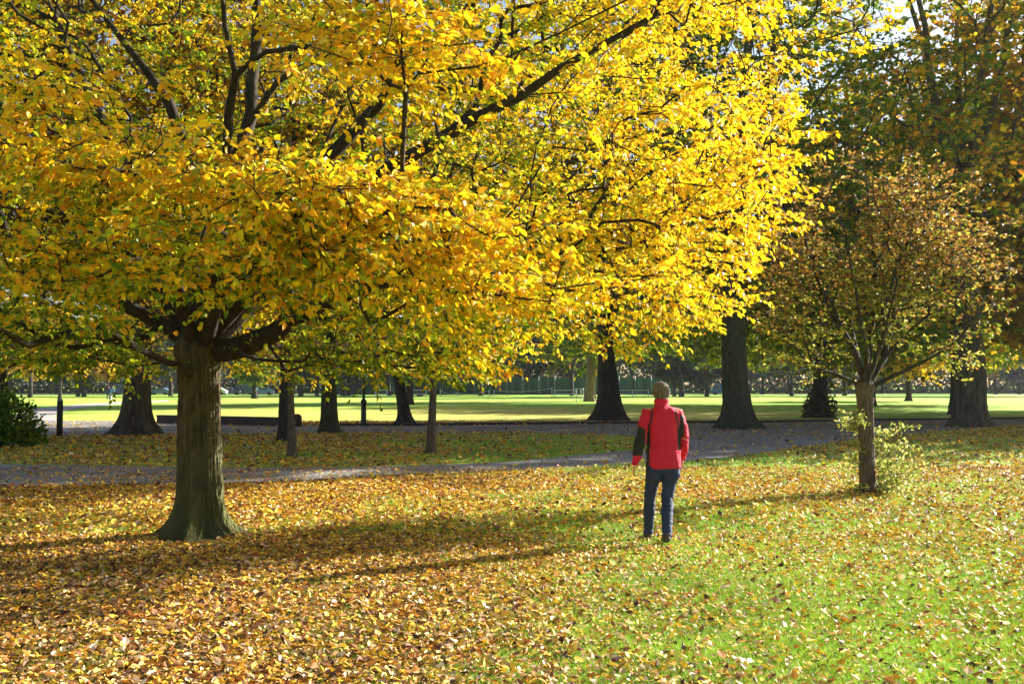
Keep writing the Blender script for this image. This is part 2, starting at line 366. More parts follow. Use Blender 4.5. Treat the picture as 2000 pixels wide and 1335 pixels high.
    for (x0, y0, x1, y1, Yd, nn) in [(0, 170, 210, 340, 6.4, 15), (330, 350, 620, 400, 6.3, 17), (620, 390, 1000, 440, 6.6, 19), (0, 480, 330, 560, 6.8, 16), (560, 480, 950, 560, 7, 17), (640, 60, 900, 120, 6.3, 16), (250, 420, 560, 520, 7.2, 20)]:
        for i in range(nn):
            u = rng.random(); att.append(w(x0 + (x1 - x0) * u, y0 + (y1 - y0) * u + rng.normal(0, 18), Yd + rng.normal(0, .35)) + rng.normal(0, 1, (6, 3)) * np.array([.22, .3, .06]))
    att = np.concatenate(att); att[:, 2] = np.maximum(att[:, 2], 1.72 + .25 * rng.random(len(att)))
    fr = smooth(1.5, -1.0, att[:, 1]) * smooth(2.5, 5, att[:, 0]); att = att[(att[:, 2] > 1.95 + .45 * fr) | (fr < .2)]
    X_, Y_2 = att[:, 0] + bx, att[:, 1] + by; px = 1000 + X_ / Y_2 * FPX; py = 755 - (att[:, 2] - HC) / Y_2 * FPX
    att = att[~((px > 1215) & (px < 1400) & (py > 672)) & (px < np.interp(py, [-200, 0, 60, 130, 200, 300, 450, 520, 580, 640, 700, 760], [1850, 1730, 1670, 1585, 1555, 1525, 1495, 1465, 1425, 1375, 1300, 1250]) + np.minimum(rng.normal(-10, 38, len(att)), 50))]
    A, pa, term = grow(rng, pos, par, att, .30, .38, .03)
    mb = MB(); branch_mesh(A, pa, term, .0035, .44, .17, mb, 10, np.array(mr))
    Pn, D, N, L, ID = sprays(rng, A, pa, term, 11, 3, .32, .056, droop=.42, jit=.55, mb=mb, twr=.0028)
    mb.build('branches', M_limb, root)
    q = Pn + B; lx = 1000 + q[:, 0] / q[:, 1] * FPX; ly = 755 - (q[:, 2] - HC) / q[:, 1] * FPX
    keep = np.random.default_rng(5).random(len(Pn)) < np.where((lx > 335) & (lx < 560) & (ly > 630) & (ly < 735) & (q[:, 1] < 11.5), .10, .95); Pn, D, N, L, ID = Pn[keep], D[keep], N[keep], L[keep], ID[keep]
    n = len(Pn)
    # colour: gold outside and on the sunny side, greener within and below
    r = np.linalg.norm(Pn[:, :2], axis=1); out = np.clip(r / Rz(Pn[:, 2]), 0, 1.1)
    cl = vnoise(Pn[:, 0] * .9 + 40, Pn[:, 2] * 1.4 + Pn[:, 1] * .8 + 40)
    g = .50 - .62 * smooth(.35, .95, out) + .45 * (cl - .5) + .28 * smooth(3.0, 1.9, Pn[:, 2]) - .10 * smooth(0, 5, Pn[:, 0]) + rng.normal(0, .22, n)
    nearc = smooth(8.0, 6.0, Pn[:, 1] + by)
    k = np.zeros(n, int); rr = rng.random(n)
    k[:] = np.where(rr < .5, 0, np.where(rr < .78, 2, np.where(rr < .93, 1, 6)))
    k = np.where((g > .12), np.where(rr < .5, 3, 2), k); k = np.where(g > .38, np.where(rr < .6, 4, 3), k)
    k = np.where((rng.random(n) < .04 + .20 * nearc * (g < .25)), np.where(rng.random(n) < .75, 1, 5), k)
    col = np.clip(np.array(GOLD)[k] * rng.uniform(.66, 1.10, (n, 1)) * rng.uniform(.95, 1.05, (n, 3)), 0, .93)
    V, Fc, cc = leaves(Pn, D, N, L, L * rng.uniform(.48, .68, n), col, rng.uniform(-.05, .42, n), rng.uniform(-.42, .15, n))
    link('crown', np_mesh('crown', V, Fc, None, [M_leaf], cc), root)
    print('golden leaves', n, 'att', len(att))

# ------------------------------------------------------------------ generic park trees
PAL = {
 'dark': ([lin(100, 124, 40), lin(74, 96, 32), lin(140, 150, 42), lin(175, 165, 42), lin(212, 175, 42)], [5, 4, 3, 1.2, 1]),
 'olive': ([lin(112, 122, 30), lin(84, 102, 28), lin(150, 148, 34), lin(185, 160, 36)], [4, 3, 3, 1]),
 'ochre': ([lin(178, 140, 26), lin(150, 112, 24), lin(205, 165, 30), lin(105, 105, 28), lin(140, 85, 24)], [4, 3, 3, 2, 1]),
 'orange': ([lin(215, 165, 42), lin(168, 152, 38), lin(232, 192, 48), lin(130, 142, 40), lin(98, 120, 36), lin(195, 125, 40)], [3, 3, 3, 4, 4, 1.2]),
 'yellow': ([lin(215, 180, 30), lin(190, 155, 26), lin(165, 150, 30), lin(225, 160, 30)], [4, 3, 3, 2]),
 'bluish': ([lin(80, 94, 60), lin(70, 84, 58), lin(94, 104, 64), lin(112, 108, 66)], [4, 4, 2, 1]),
}
def crown_cloud(rng, z0, z1, R, ncl, per, squash=.35, cxy=(0, 0), low=None):
    out = []
    while len(out) < ncl:
        v = nrm(rng.normal(0, 1, 3)); u = rng.random() ** .4; p = v * u
        if low is not None and p[2] < low: continue
        c = np.array([cxy[0] + p[0] * R, cxy[1] + p[1] * R, (z0 + z1) / 2 + p[2] * (z1 - z0) / 2])
        s = R * .13; out.append(c + rng.normal(0, 1, (per, 3)) * np.array([s, s, s * squash]))
    return np.concatenate(out)
def park_tree(name, label, cat, px, py, r, palname, z0, z1, R, lean=(0, 0), ncl=70, per=9, nl=4, ls=.22, seed=1, Ht=None, mat=None, flare=1.6, fh=.6, nfl=6, group=None, wbr=.05, loc=None, cxy=(0, 0), k=36, leafm=None, spd=.7):
    rng = np.random.default_rng(seed)
    b = G(px, py) if loc is None else np.array(loc); root = empty(name, (b[0], b[1], 0)); tag(root, label, cat, group)
    Ht = Ht or z0 + (z1 - z0) * .25; mat = mat or M_barkd
    trunk_mesh(rng, Ht, r, flare * rng.uniform(.92, 1.1), fh * rng.uniform(.8, 1.15), nfl, .62, lean, k * (2 if k > 20 else 1), .03, mat, 'trunk', root, seg=34, ridge=.035 if k > 20 else 0)
    att = crown_cloud(rng, z0, z1, R, ncl, per, cxy=cxy)
    tp = np.array([lean[0] * Ht, lean[1] * Ht, Ht]); pos = [tp - [0, 0, .6], tp]; par = [-1, 0]; mr = [r * .6, r * .6]
    nb = 5
    for i in range(nb):
        a = i / nb * 6.28 + rng.uniform(-.4, .4); e = rng.uniform(.25, .6); prev = 1; q = tp.copy()
        for j in range(1, 7):
            q = tp + np.array([math.cos(a) * R * e * j / 6 + cxy[0] * j / 6, math.sin(a) * R * e * j / 6 + cxy[1] * j / 6, (z1 - Ht) * .8 * j / 6]); q = q + rng.normal(0, .06 * R / 6, 3)
            pos.append(q); par.append(prev); prev = len(pos) - 1; mr.append(r * .42 * (1 - j / 7.5))
    A, pa, term = grow(rng, pos, par, att, .35, max(.5, R / 7), .1)
    mb = MB(); branch_mesh(A, pa, term, .010, .45, r * .6, mb, 7, np.array(mr), thin=.011)
    mb.build('branches', mat, root)
    Pn, D, N, L, ID = sprays(rng, A, pa, term, nl, 3, spd, ls, droop=.25, jit=.8, spread=1.4)
    pal, wt = PAL[palname]; n = len(Pn); cl = rng.uniform(.75, 1.25, len(term))[ID][:, None]
    col = pick(rng, n, pal, wt) * cl
    V, F, cc = leaves(Pn, D, N, L, L * .75, col, .2, -.1)
    link('crown', np_mesh('crown', V, F, None, [leafm or M_leafb], cc), root)
    return root
def copy_tree(o, parent=None):
    c = o.copy(); C.objects.link(c); c.parent = parent
    for ch in [x for x in bpy.data.objects if x.parent == o]: copy_tree(ch, c)
    return c

golden_tree()
bk = 'tall trees standing behind the nearer trunks'
for i, (px, Y, pn, z0, R, lb) in enumerate([(1702, 84, 'dark', 4, 10, 'tall dark green tree behind the small orange tree'), (1893, 92, 'orange', 4, 10, 'tall copper tree far behind the massive ribbed trunk'), (1447, 96, 'olive', 4, 10, 'tall olive green tree far behind the thick fluted trunk'),
        (1187, 110, 'dark', 4, 10, 'tall dark tree far behind the buttressed trunk'), (556, 84, 'ochre', 5, 10, 'tall ochre tree behind the straight brown trunk'), (385, 66, 'yellow', 5, 9, 'tall yellow tree hidden behind the trunk of the golden tree'), (800, 92, 'ochre', 5, 10, 'tall ochre tree far behind the leaning trunk')]):
    park_tree('tall_tree', lb, 'tree', 0, 0, .32, pn, z0, 15.5 if px > 1300 else 20, R, (0, 0), 150, 8, 4, .45, 90 + i, 7, loc=((px - 1000) / FPX * Y, Y, 0), spd=1.2, flare=1.2, group=bk)
sh = 'unseen trees added beyond the right edge to shade the path'
for i, (x, y) in enumerate([(33, 54), (45, 60), (57, 66), (28, 45)]):  # out of view, added to cast shade over the path and grass island
    park_tree('tall_tree', 'unseen tall tree added beyond the right edge to shade the path', 'tree', 0, 0, .45, 'ochre', 3.5, 21, 8.5, (0, 0), 110, 8, 4, .5, 120 + i, 6, loc=(x, y, 0), spd=1.2, group=sh)

park_tree('broad_park_tree', 'thick dark trunk with fluted foot at the path edge just right of the walker', 'tree', 1443, 836, .56, 'dark', 4.8, 22, 8.6, (-.035, 0), 150, 10, 5, .22, 21, 6.5, M_barkg, flare=1.6, fh=.75, nfl=9, spd=.8)
park_tree('broad_park_tree', 'massive dark ribbed trunk under a copper brown crown, right of the small orange tree', 'tree', 1898, 833, .60, 'orange', 3.4, 23, 8.4, (-.03, 0), 150, 10, 5, .22, 22, 8.5, M_barkb, flare=1.45, fh=.7, nfl=11, spd=.8)
park_tree('broad_park_tree', 'dark trunk with wide buttressed foot directly left of the walker beyond the far path', 'tree', 1187, 821, .50, 'ochre', 4.6, 20, 7.5, (.0, 0), 120, 10, 5, .22, 23, 5.5, flare=1.9, fh=1.0, nfl=7, spd=.8)
park_tree('broad_park_tree', 'dark tree with ivy clad foot beyond the path, left of the small orange tree', 'tree', 1600, 815, .42, 'olive', 2.1, 18, 8, (.01, 0), 200, 10, 5, .24, 24, 4.5, flare=1.7, fh=.8, nfl=6, spd=.8)
park_tree('broad_park_tree', 'straight dark trunk half hidden behind the left side of the massive ribbed trunk', 'tree', 1872, 809, .50, 'orange', 6, 22, 7, (0, 0), 100, 10, 4, .26, 25, 8, flare=1.15, spd=.8)
park_tree('broad_park_tree', 'dark thick trunk with spreading root foot standing between the bollard and the golden tree', 'tree', 268, 850, .44, 'ochre', 4.2, 19, 7.0, (.01, 0), 120, 10, 5, .2, 26, 5, M_barkb, flare=2.1, fh=.7, nfl=6, spd=.7)
park_tree('broad_park_tree', 'dark trunk cut by the left edge of the picture above the leafy shrub', 'tree', -22, 868, .46, 'ochre', 3.9, 19, 7.0, (-.03, 0), 120, 10, 5, .19, 27, 5, flare=1.5, fh=.6, spd=.7)
park_tree('slender_park_tree', 'straight brown trunk just behind the thinner pale stem right of the golden tree', 'tree', 557, 862, .20, 'yellow', 3.2, 15, 5.0, (-.01, 0), 90, 9, 5, .16, 28, 4.5, flare=1.15, fh=.4, spd=.6)
park_tree('young_tree', 'thin pale brown stem nearest to the path, in front of the straight brown trunk', 'tree', 570, 893, .095, 'yellow', 2.4, 7.5, 2.4, (-.02, 0), 50, 8, 5, .11, 29, 2.6, M_barks, flare=1.5, fh=.15, group='young trees planted on the grass island', spd=.4)
park_tree('slender_park_tree', 'dark tapering trunk between the two pale stems, left of the lamp post', 'tree', 641, 846, .27, 'ochre', 3.4, 16, 5.5, (.02, 0), 90, 9, 5, .18, 30, 4.5, M_barkg, flare=1.45, fh=.6, spd=.6)
park_tree('slender_park_tree', 'dark trunk leaning to the left just right of the lamp post', 'tree', 793, 828, .27, 'yellow', 3.6, 17, 5.5, (-.19, 0), 90, 9, 5, .2, 31, 4.5, flare=1.9, fh=.4, spd=.6)
park_tree('young_tree', 'thin pale grey stem standing alone in the middle of the grass island', 'tree', 841, 885, .105, 'yellow', 2.5, 7.5, 2.3, (.03, 0), 50, 8, 5, .11, 32, 2.6, M_barks, flare=1.5, fh=.2, group='young trees planted on the grass island', spd=.4)
park_tree('broad_park_tree', 'pinkish grey trunk far off on the sunlit lawn, left of the dark buttressed trunk', 'tree', 1153, 784, .62, 'ochre', 5, 20, 8, (0, 0), 90, 8, 4, .4, 33, 6, M_barkp, flare=1.2, spd=1)
park_tree('slender_park_tree', 'slim dark tree on the far lawn seen above the bollard', 'tree', 117, 781, .20, 'yellow', 3.2, 12, 4.0, (0, 0), 60, 8, 4, .32, 34, 3.5, flare=1.3, spd=.8)
park_tree('bushy_tree', 'small dark dome shaped tree on a short stem in front of the cars', 'tree', 497, 778, .42, 'dark', 1.6, 5.5, 2.6, (0, 0), 40, 8, 4, .4, 35, 1.6, flare=1.1, spd=.6)
park_tree('broad_park_tree', 'dark green low hanging tree at the right edge of the picture behind the ribbed trunk', 'tree', 2075, 800, .45, 'dark', 1.9, 18, 7.5, (0, 0), 200, 10, 5, .26, 36, 4.5, spd=.8)
park_tree('leafy_tree', 'bright lime yellow leaved low tree on the far lawn behind the small orange tree', 'tree', 1775, 783, .30, 'yellow', 2.6, 9, 6, (0, 0), 70, 8, 4, .4, 37, 3, spd=1)

# ------------------------------------------------------------------ paths (outlines on the ground)
def gl(l): return np.array([G(x, y)[:2] for x, y in l])
near_lo = [(-400, 950), (0, 952), (330, 948), (500, 945), (640, 939), (800, 928), (1000, 920), (1120, 913), (1240, 905), (1400, 896), (1480, 886), (1600, 868), (1700, 856), (1850, 840), (1960, 832), (2100, 828), (2400, 824)]
near_hi = [(-400, 903), (0, 906), (330, 912), (500, 913), (700, 912), (850, 908), (1000, 902), (1080, 893), (1180, 884), (1260, 876), (1300, 866)]
far_lo = [(1300, 857), (1200, 849), (1000, 844), (700, 845), (430, 849), (200, 850), (60, 851), (-200, 851), (-500, 848)]
far_hi = [(-500, 817), (-200, 818), (60, 821), (300, 822), (450, 826), (640, 832), (850, 831), (1000, 829), (1240, 827), (1450, 826), (1650, 822), (1850, 820), (2000, 818), (2400, 815)]
PATH_A = gl(near_lo + [(2400, 815.2)] + far_hi[::-1][1:] + far_lo[::-1] + near_hi[::-1])
PATH_B = gl([(70, 821.5), (20, 812), (50, 801), (90, 795), (160, 789), (240, 783.5), (330, 781), (330, 784), (260, 787), (180, 793), (135, 800), (105, 812), (125, 821.5)])
def inpoly(x, y, poly):
    x = np.asarray(x); y = np.asarray(y); c = np.zeros(x.shape, bool); n = len(poly); j = n - 1
    for i in range(n):
        xi, yi = poly[i]; xj, yj = poly[j]
        c ^= ((yi > y) != (yj > y)) & (x < (xj - xi) * (y - yi) / (yj - yi + 1e-12) + xi); j = i
    return c
def resample(poly, step, wob, seed):
    rng = np.random.default_rng(seed); out = []
    for a, b in zip(poly, np.roll(poly, -1, 0)):
        m = max(1, int(np.linalg.norm(b - a) / step)); m = min(m, 200)
        for j in range(m): out.append(a + (b - a) * j / m)
    out = np.array(out); f = np.minimum(1, 30 / np.maximum(out[:, 1], 1))
    return out + rng.normal(0, wob, out.shape) * f[:, None]
def flat(name, poly, z, mat):
    from mathutils.geometry import tessellate_polygon
    V = [Vector((p[0], p[1], 0)) for p in poly]; T = tessellate_polygon([V]); T = [t if (V[t[1]] - V[t[0]]).cross(V[t[2]] - V[t[0]]).z > 0 else t[::-1] for t in T]
    o = link(name, np_mesh(name, [(p[0], p[1], z) for p in poly], None, T, [mat]))
    return tag(o, kind='structure')
def pathmat():
    m, t, n, l, b = newmat('worn_asphalt')
    g = n.new('ShaderNodeNewGeometry'); n1 = n.new('ShaderNodeTexNoise'); n1.inputs['Scale'].default_value = .5; n1.inputs['Detail'].default_value = 6
    n2 = n.new('ShaderNodeTexNoise'); n2.inputs['Scale'].default_value = 45; n2.inputs['Detail'].default_value = 4
    for q in (n1, n2): l.new(g.outputs['Position'], q.inputs['Vector'])
    r = n.new('ShaderNodeValToRGB'); r.color_ramp.elements[0].position = .3; r.color_ramp.elements[0].color = (.15, .142, .138, 1); r.color_ramp.elements[1].position = .7; r.color_ramp.elements[1].color = (.25, .24, .235, 1)
    l.new(n1.outputs['Fac'], r.inputs[0]); mx = n.new('ShaderNodeMix'); mx.data_type = 'RGBA'; mx.blend_type = 'OVERLAY'; mx.inputs['Factor'].default_value = .5
    l.new(r.outputs[0], mx.inputs['A']); l.new(n2.outputs['Fac'], mx.inputs['B']); l.new(mx.outputs['Result'], b.inputs['Base Color']); b.inputs['Roughness'].default_value = .85
    bp = n.new('ShaderNodeBump'); bp.inputs['Strength'].default_value = .5; bp.inputs['Distance'].default_value = .006; l.new(n2.outputs['Fac'], bp.inputs['Height']); l.new(bp.outputs[0], b.inputs['Normal'])
    return m
M_path = pathmat()
flat('path', resample(PATH_A, .35, .05, 3), .006, M_path)
flat('side_path', resample(PATH_B, 1, .05, 4), .006, simple('pale_path', (.36, .33, .31), .9, var=.1, scale=2))
def sheet_px(name, pts, z, mat): return flat(name, gl(pts), z, mat)
flat('far_path', np.array([(-260, 200), (260, 200), (260, 214), (-260, 214)]), .02, simple('sandy_path', (.42, .34, .26), .9, var=.15, scale=.3))
# low kerb along the far edge of the path
kb = MB(); kp = gl([(x, y) for x, y in far_hi if x >= 640])
kpp = resample(kp, .8, 0, 1); kpp = kpp[:np.argmax(kpp[:, 0]) + 1]; kpp = kpp[np.argsort(kpp[:, 0])]
n_ = len(kpp); KV = []
for p in kpp: KV += [(p[0], p[1] - .03, 0), (p[0], p[1] - .03, .11), (p[0], p[1] + .10, .11), (p[0], p[1] + .10, 0)]
kb.add(KV, [(4 * i + j, 4 * i + 4 + j, 4 * i + 5 + j, 4 * i + 1 + j) for i in range(n_ - 1) for j in range(3)])
tag(kb.build('kerb', simple('dark_kerb', (.05, .04, .04), .9), sm=False), kind='structure')

# ------------------------------------------------------------------ leaf cover and grass
def cover(x, y):
    """share of the ground hidden by fallen leaves, 0..1"""
    nz = fbm(x * .55 + 20, y * .55 + 20); n2 = fbm(x * 1.7 + 60, y * 1.7 + 60)
    nearv = .93 - .79 * smooth(-2.9, 2.0, x + (y - 6) * .02)
    nearv = np.maximum(nearv, .40 * smooth(8, 13, y) * smooth(9.5, 5.5, x))
    nearv = np.maximum(nearv, .30 * smooth(10, 15, y))
    nearv = nearv + .12 * smooth(12, 15.5, y) * smooth(6.0, 2.0, x)
    isl = .80 - .50 * smooth(-8, 3, x)
    far = (1.1 * smooth(85, 62, y)) * smooth(26, 8, x) * smooth(-34, -12, x) + .03
    d = np.where(y < 19, nearv, np.where(y < 44, np.where(x > 6, .5, isl), far))
    return np.clip(d * (.30 + 1.4 * nz) * (.35 + 1.3 * n2), 0, 1)
def groundmat():
    m, t, n, l, b = newmat('lawn_and_litter')
    g = n.new('ShaderNodeNewGeometry'); P_ = g.outputs['Position']
    def noise(sc, d=5):
        q = n.new('ShaderNodeTexNoise'); q.inputs['Scale'].default_value = sc; q.inputs['Detail'].default_value = d; l.new(P_, q.inputs['Vector']); return q
    n1 = noise(.35); n2 = noise(6); n3 = noise(60, 3)
    r = n.new('ShaderNodeValToRGB'); e = r.color_ramp.elements; e[0].position = .3; e[0].color = (.13, .26, .03, 1); e[1].position = .72; e[1].color = (.25, .41, .05, 1)
    l.new(n1.outputs['Fac'], r.inputs[0])
    r2 = n.new('ShaderNodeMix'); r2.data_type = 'RGBA'; r2.blend_type = 'MULTIPLY'; r2.inputs['Factor'].default_value = .7
    cr = n.new('ShaderNodeValToRGB'); cr.color_ramp.elements[0].position = .3; cr.color_ramp.elements[0].color = (.5, .5, .45, 1); cr.color_ramp.elements[1].position = .65; cr.color_ramp.elements[1].color = (1.15, 1.1, 1, 1)
    l.new(n2.outputs['Fac'], cr.inputs[0]); l.new(r.outputs[0], r2.inputs['A']); l.new(cr.outputs[0], r2.inputs['B'])
    # leaves as voronoi flakes
    at = n.new('ShaderNodeAttribute'); at.attribute_name = 'col'
    sx = n.new('ShaderNodeSeparateColor'); l.new(at.outputs['Color'], sx.inputs[0])
    vo = n.new('ShaderNodeTexVoronoi'); vo.inputs['Scale'].default_value = 11; vo.inputs['Randomness'].default_value = 1; l.new(P_, vo.inputs['Vector'])
    sc = n.new('ShaderNodeSeparateColor'); l.new(vo.outputs['Color'], sc.inputs[0])
    lr = n.new('ShaderNodeValToRGB'); lr.color_ramp.interpolation = 'CONSTANT'
    cols = [(.10, .055, .025), (.30, .16, .06), (.50, .30, .05), (.38, .22, .11), (.62, .40, .07), (.52, .38, .22), (.20, .10, .04)]
    els = lr.color_ramp.elements; els[0].position = 0; els[0].color = (*cols[0], 1); els[1].position = 1 / 7; els[1].color = (*cols[1], 1)
    for i in range(2, 7): q = els.new(i / 7); q.color = (*cols[i], 1)
    l.new(sc.outputs[0], lr.inputs[0])
    lt = n.new('ShaderNodeMath'); lt.operation = 'LESS_THAN'; l.new(sc.outputs[1], lt.inputs[0]); l.new(sx.outputs[0], lt.inputs[1])
    mx = n.new('ShaderNodeMix'); mx.data_type = 'RGBA'; l.new(lt.outputs[0], mx.inputs['Factor']); l.new(r2.outputs['Result'], mx.inputs['A']); l.new(lr.outputs[0], mx.inputs['B'])
    # bare brown earth strip
    me = n.new('ShaderNodeMix'); me.data_type = 'RGBA'; l.new(sx.outputs[1], me.inputs['Factor']); l.new(mx.outputs['Result'], me.inputs['A']); me.inputs['B'].default_value = (.16, .115, .085, 1)
    l.new(me.outputs['Result'], b.inputs['Base Color']); b.inputs['Roughness'].default_value = .85; b.inputs['Specular IOR Level'].default_value = .2
    b.inputs['Sheen Weight'].default_value = .4; b.inputs['Sheen Roughness'].default_value = .6; b.inputs['Sheen Tint'].default_value = (.55, .8, .12, 1)
    bp = n.new('ShaderNodeBump'); bp.inputs['Strength'].default_value = .7; bp.inputs['Distance'].default_value = .03
    l.new(n3.outputs['Fac'], bp.inputs['Height']); l.new(bp.outputs[0], b.inputs['Normal'])
    return m
def build_ground():
    xs = np.concatenate([[-3500, -1500, -700, -300, -150, -100], np.arange(-80, 80.1, .6), [100, 150, 300, 700, 1500, 3500]])
    ys = np.concatenate([[-400, -100, -30], np.arange(-5, 120, .6), [140, 180, 240, 320, 500, 900, 1800, 5000]])
    X, Y = np.meshgrid(xs, ys); V = np.stack([X, Y, np.zeros_like(X)], -1).reshape(-1, 3)
    ny, nx = X.shape; i = np.arange(ny - 1)[:, None] * nx; j = np.arange(nx - 1)[None]
    F = np.stack([i + j, i + j + 1, i + nx + j + 1, i + nx + j], -1).reshape(-1, 4)
    c = np.zeros((len(V), 3)); c[:, 0] = cover(V[:, 0], V[:, 1]) * .9
    earth = smooth(-3.2, -5.2, V[:, 0]) * smooth(13.2, 14.2, V[:, 1]) * smooth(17.6, 16.9, V[:, 1]) * smooth(.30, .5, fbm(V[:, 0] * .5, V[:, 1] * .9) + .12)
    c[:, 1] = earth * .9
    tag(link('ground', np_mesh('ground', V, F, None, [groundmat()], c)), kind='structure')
build_ground()

def scatter(rng, n, y0, y1, hw=.72):
    n = int(n * 1.22)
    Y = np.sqrt(rng.uniform(y0 ** 2, y1 ** 2, n)); X = rng.uniform(-1, 1, n) * (hw * Y + .9); return X, Y
DEADC = [lin(214, 180, 128), lin(224, 184, 58), lin(138, 94, 60), lin(230, 202, 74), lin(232, 208, 172), lin(196, 132, 66), lin(88, 60, 42), lin(208, 144, 50)]
def build_litter():
    rng = np.random.default_rng(4); XX = []; YY = []; LS = []
    for (n, y0, y1, s, sc) in [(300000, 4.6, 11, .035, 1.0), (190000, 11, 20, .048, 1), (110000, 20, 46, .080, 1)]:
        X, Y = scatter(rng, n, y0, y1); n = len(X); c = cover(X, Y)
        pth = inpoly(X, Y, PATH_A); c = np.where(pth, .08 * (.4 + 1.2 * fbm(X * .5, Y * .5)), c)
        und = np.hypot(X + 3.4, Y - 10.6) < .34
        k = (rng.random(n) < c * sc) & ~und
        XX.append(X[k]); YY.append(Y[k]); LS.append(s * np.clip(np.exp(rng.normal(0, .33, k.sum())), .4, 2.0))
    X = np.concatenate(XX); Y = np.concatenate(YY); L = np.concatenate(LS); n = len(X)
    a = rng.uniform(0, 6.283, n); tilt = rng.normal(0, .22, n)
    D = np.stack([np.cos(a), np.sin(a), tilt], 1); N = np.stack([rng.normal(0, .36, n), rng.normal(0, .36, n), np.ones(n)], 1)
    z = rng.uniform(.008, .030, n) + np.abs(tilt) * L * .3 * (tilt < 0) + L * .1
    yel = np.clip(.25 + .9 * smooth(7, 14, Y) + .25 * smooth(0, 4, X), 0, 1)
    rr = rng.random(n); cum = np.stack([.24 - .14 * yel, .16 + .10 * yel, .20 - .05 * yel, .08 + .14 * yel, .07 - .04 * yel, .12 + 0 * yel, .13 - .04 * yel, .08 + .04 * yel], 1)
    cum = np.cumsum(cum / cum.sum(1, keepdims=True), 1); k = (rr[:, None] > cum).sum(1).clip(0, 7)
    col = np.clip(np.array(DEADC)[k] * rng.uniform(.75, 1.2, (n, 1)), 0, .9)
    V, F, cc = leaves(np.stack([X, Y, z], 1), D, N, L, L * rng.uniform(.45, .75, n), col, rng.uniform(-.35, .6, n), rng.uniform(-.15, .45, n))
    V[:, 2] = np.maximum(V[:, 2], .008)
    o = link('fallen_leaves', np_mesh('fallen_leaves', V, F, None, [M_dead], cc)); tag(o, 'carpet of fallen yellow and brown leaves on the lawn', 'fallen leaves', kind='stuff'); print('litter', n)
build_litter()
def build_grass():
    rng = np.random.default_rng(6); VV = []; CC = []
    for (n, y0, y1, wd, h) in [(230000, 4.6, 8.5, .0045, .045), (190000, 8.5, 15, .008, .045), (110000, 15, 30, .016, .055)]:
        X, Y = scatter(rng, n, y0, y1); n = len(X); c = cover(X, Y); k = rng.random(n) > np.clip(c * 1.1 - .15 - .45 * smooth(.52, .72, fbm(X * 1.1 + 33, Y * 1.1 + 33)), 0, .88)
        k &= ~inpoly(X, Y, PATH_A) & (np.hypot(X + 3.4, Y - 10.6) > .42)
        k &= ~((X < -4.2) & (Y > 13.8) & (Y < 17))
        X = X[k]; Y = Y[k]; n = len(X); tuft = fbm(X * 1.3 + 5, Y * 1.3 + 5)
        H = h * rng.uniform(.5, 1.25, n) * (.55 + .9 * tuft); a = rng.uniform(0, 6.283, n); W = wd * rng.uniform(.7, 1.2, n)
        u = np.stack([np.cos(a), np.sin(a), 0 * a], 1) * W[:, None] * .5; b = np.stack([X, Y, 0 * X + .001], 1)
        la = rng.uniform(0, 6.283, n); tip = b + np.stack([np.cos(la) * H * .7, np.sin(la) * H * .7, H], 1)
        VV.append(np.stack([b - u, b + u, tip], 1).reshape(-1, 3))
        t = (fbm(X * .7 + 90, Y * .7 + 90) + rng.normal(0, .12, n)).clip(0, 1)[:, None]
        cc = lin(100, 145, 38) * (1 - t) + lin(165, 200, 66) * t; dry = rng.random(n) < .08; cc[dry] = lin(190, 175, 105)
        CC.append(np.repeat(cc, 3, 0))
    V = np.concatenate(VV); F = np.arange(len(V)).reshape(-1, 3)
    o = link('grass', np_mesh('grass', V, None, F, [M_grass], np.concatenate(CC))); tag(o, 'short green grass growing between the fallen leaves', 'grass', kind='stuff'); print('blades', len(F))
build_grass()

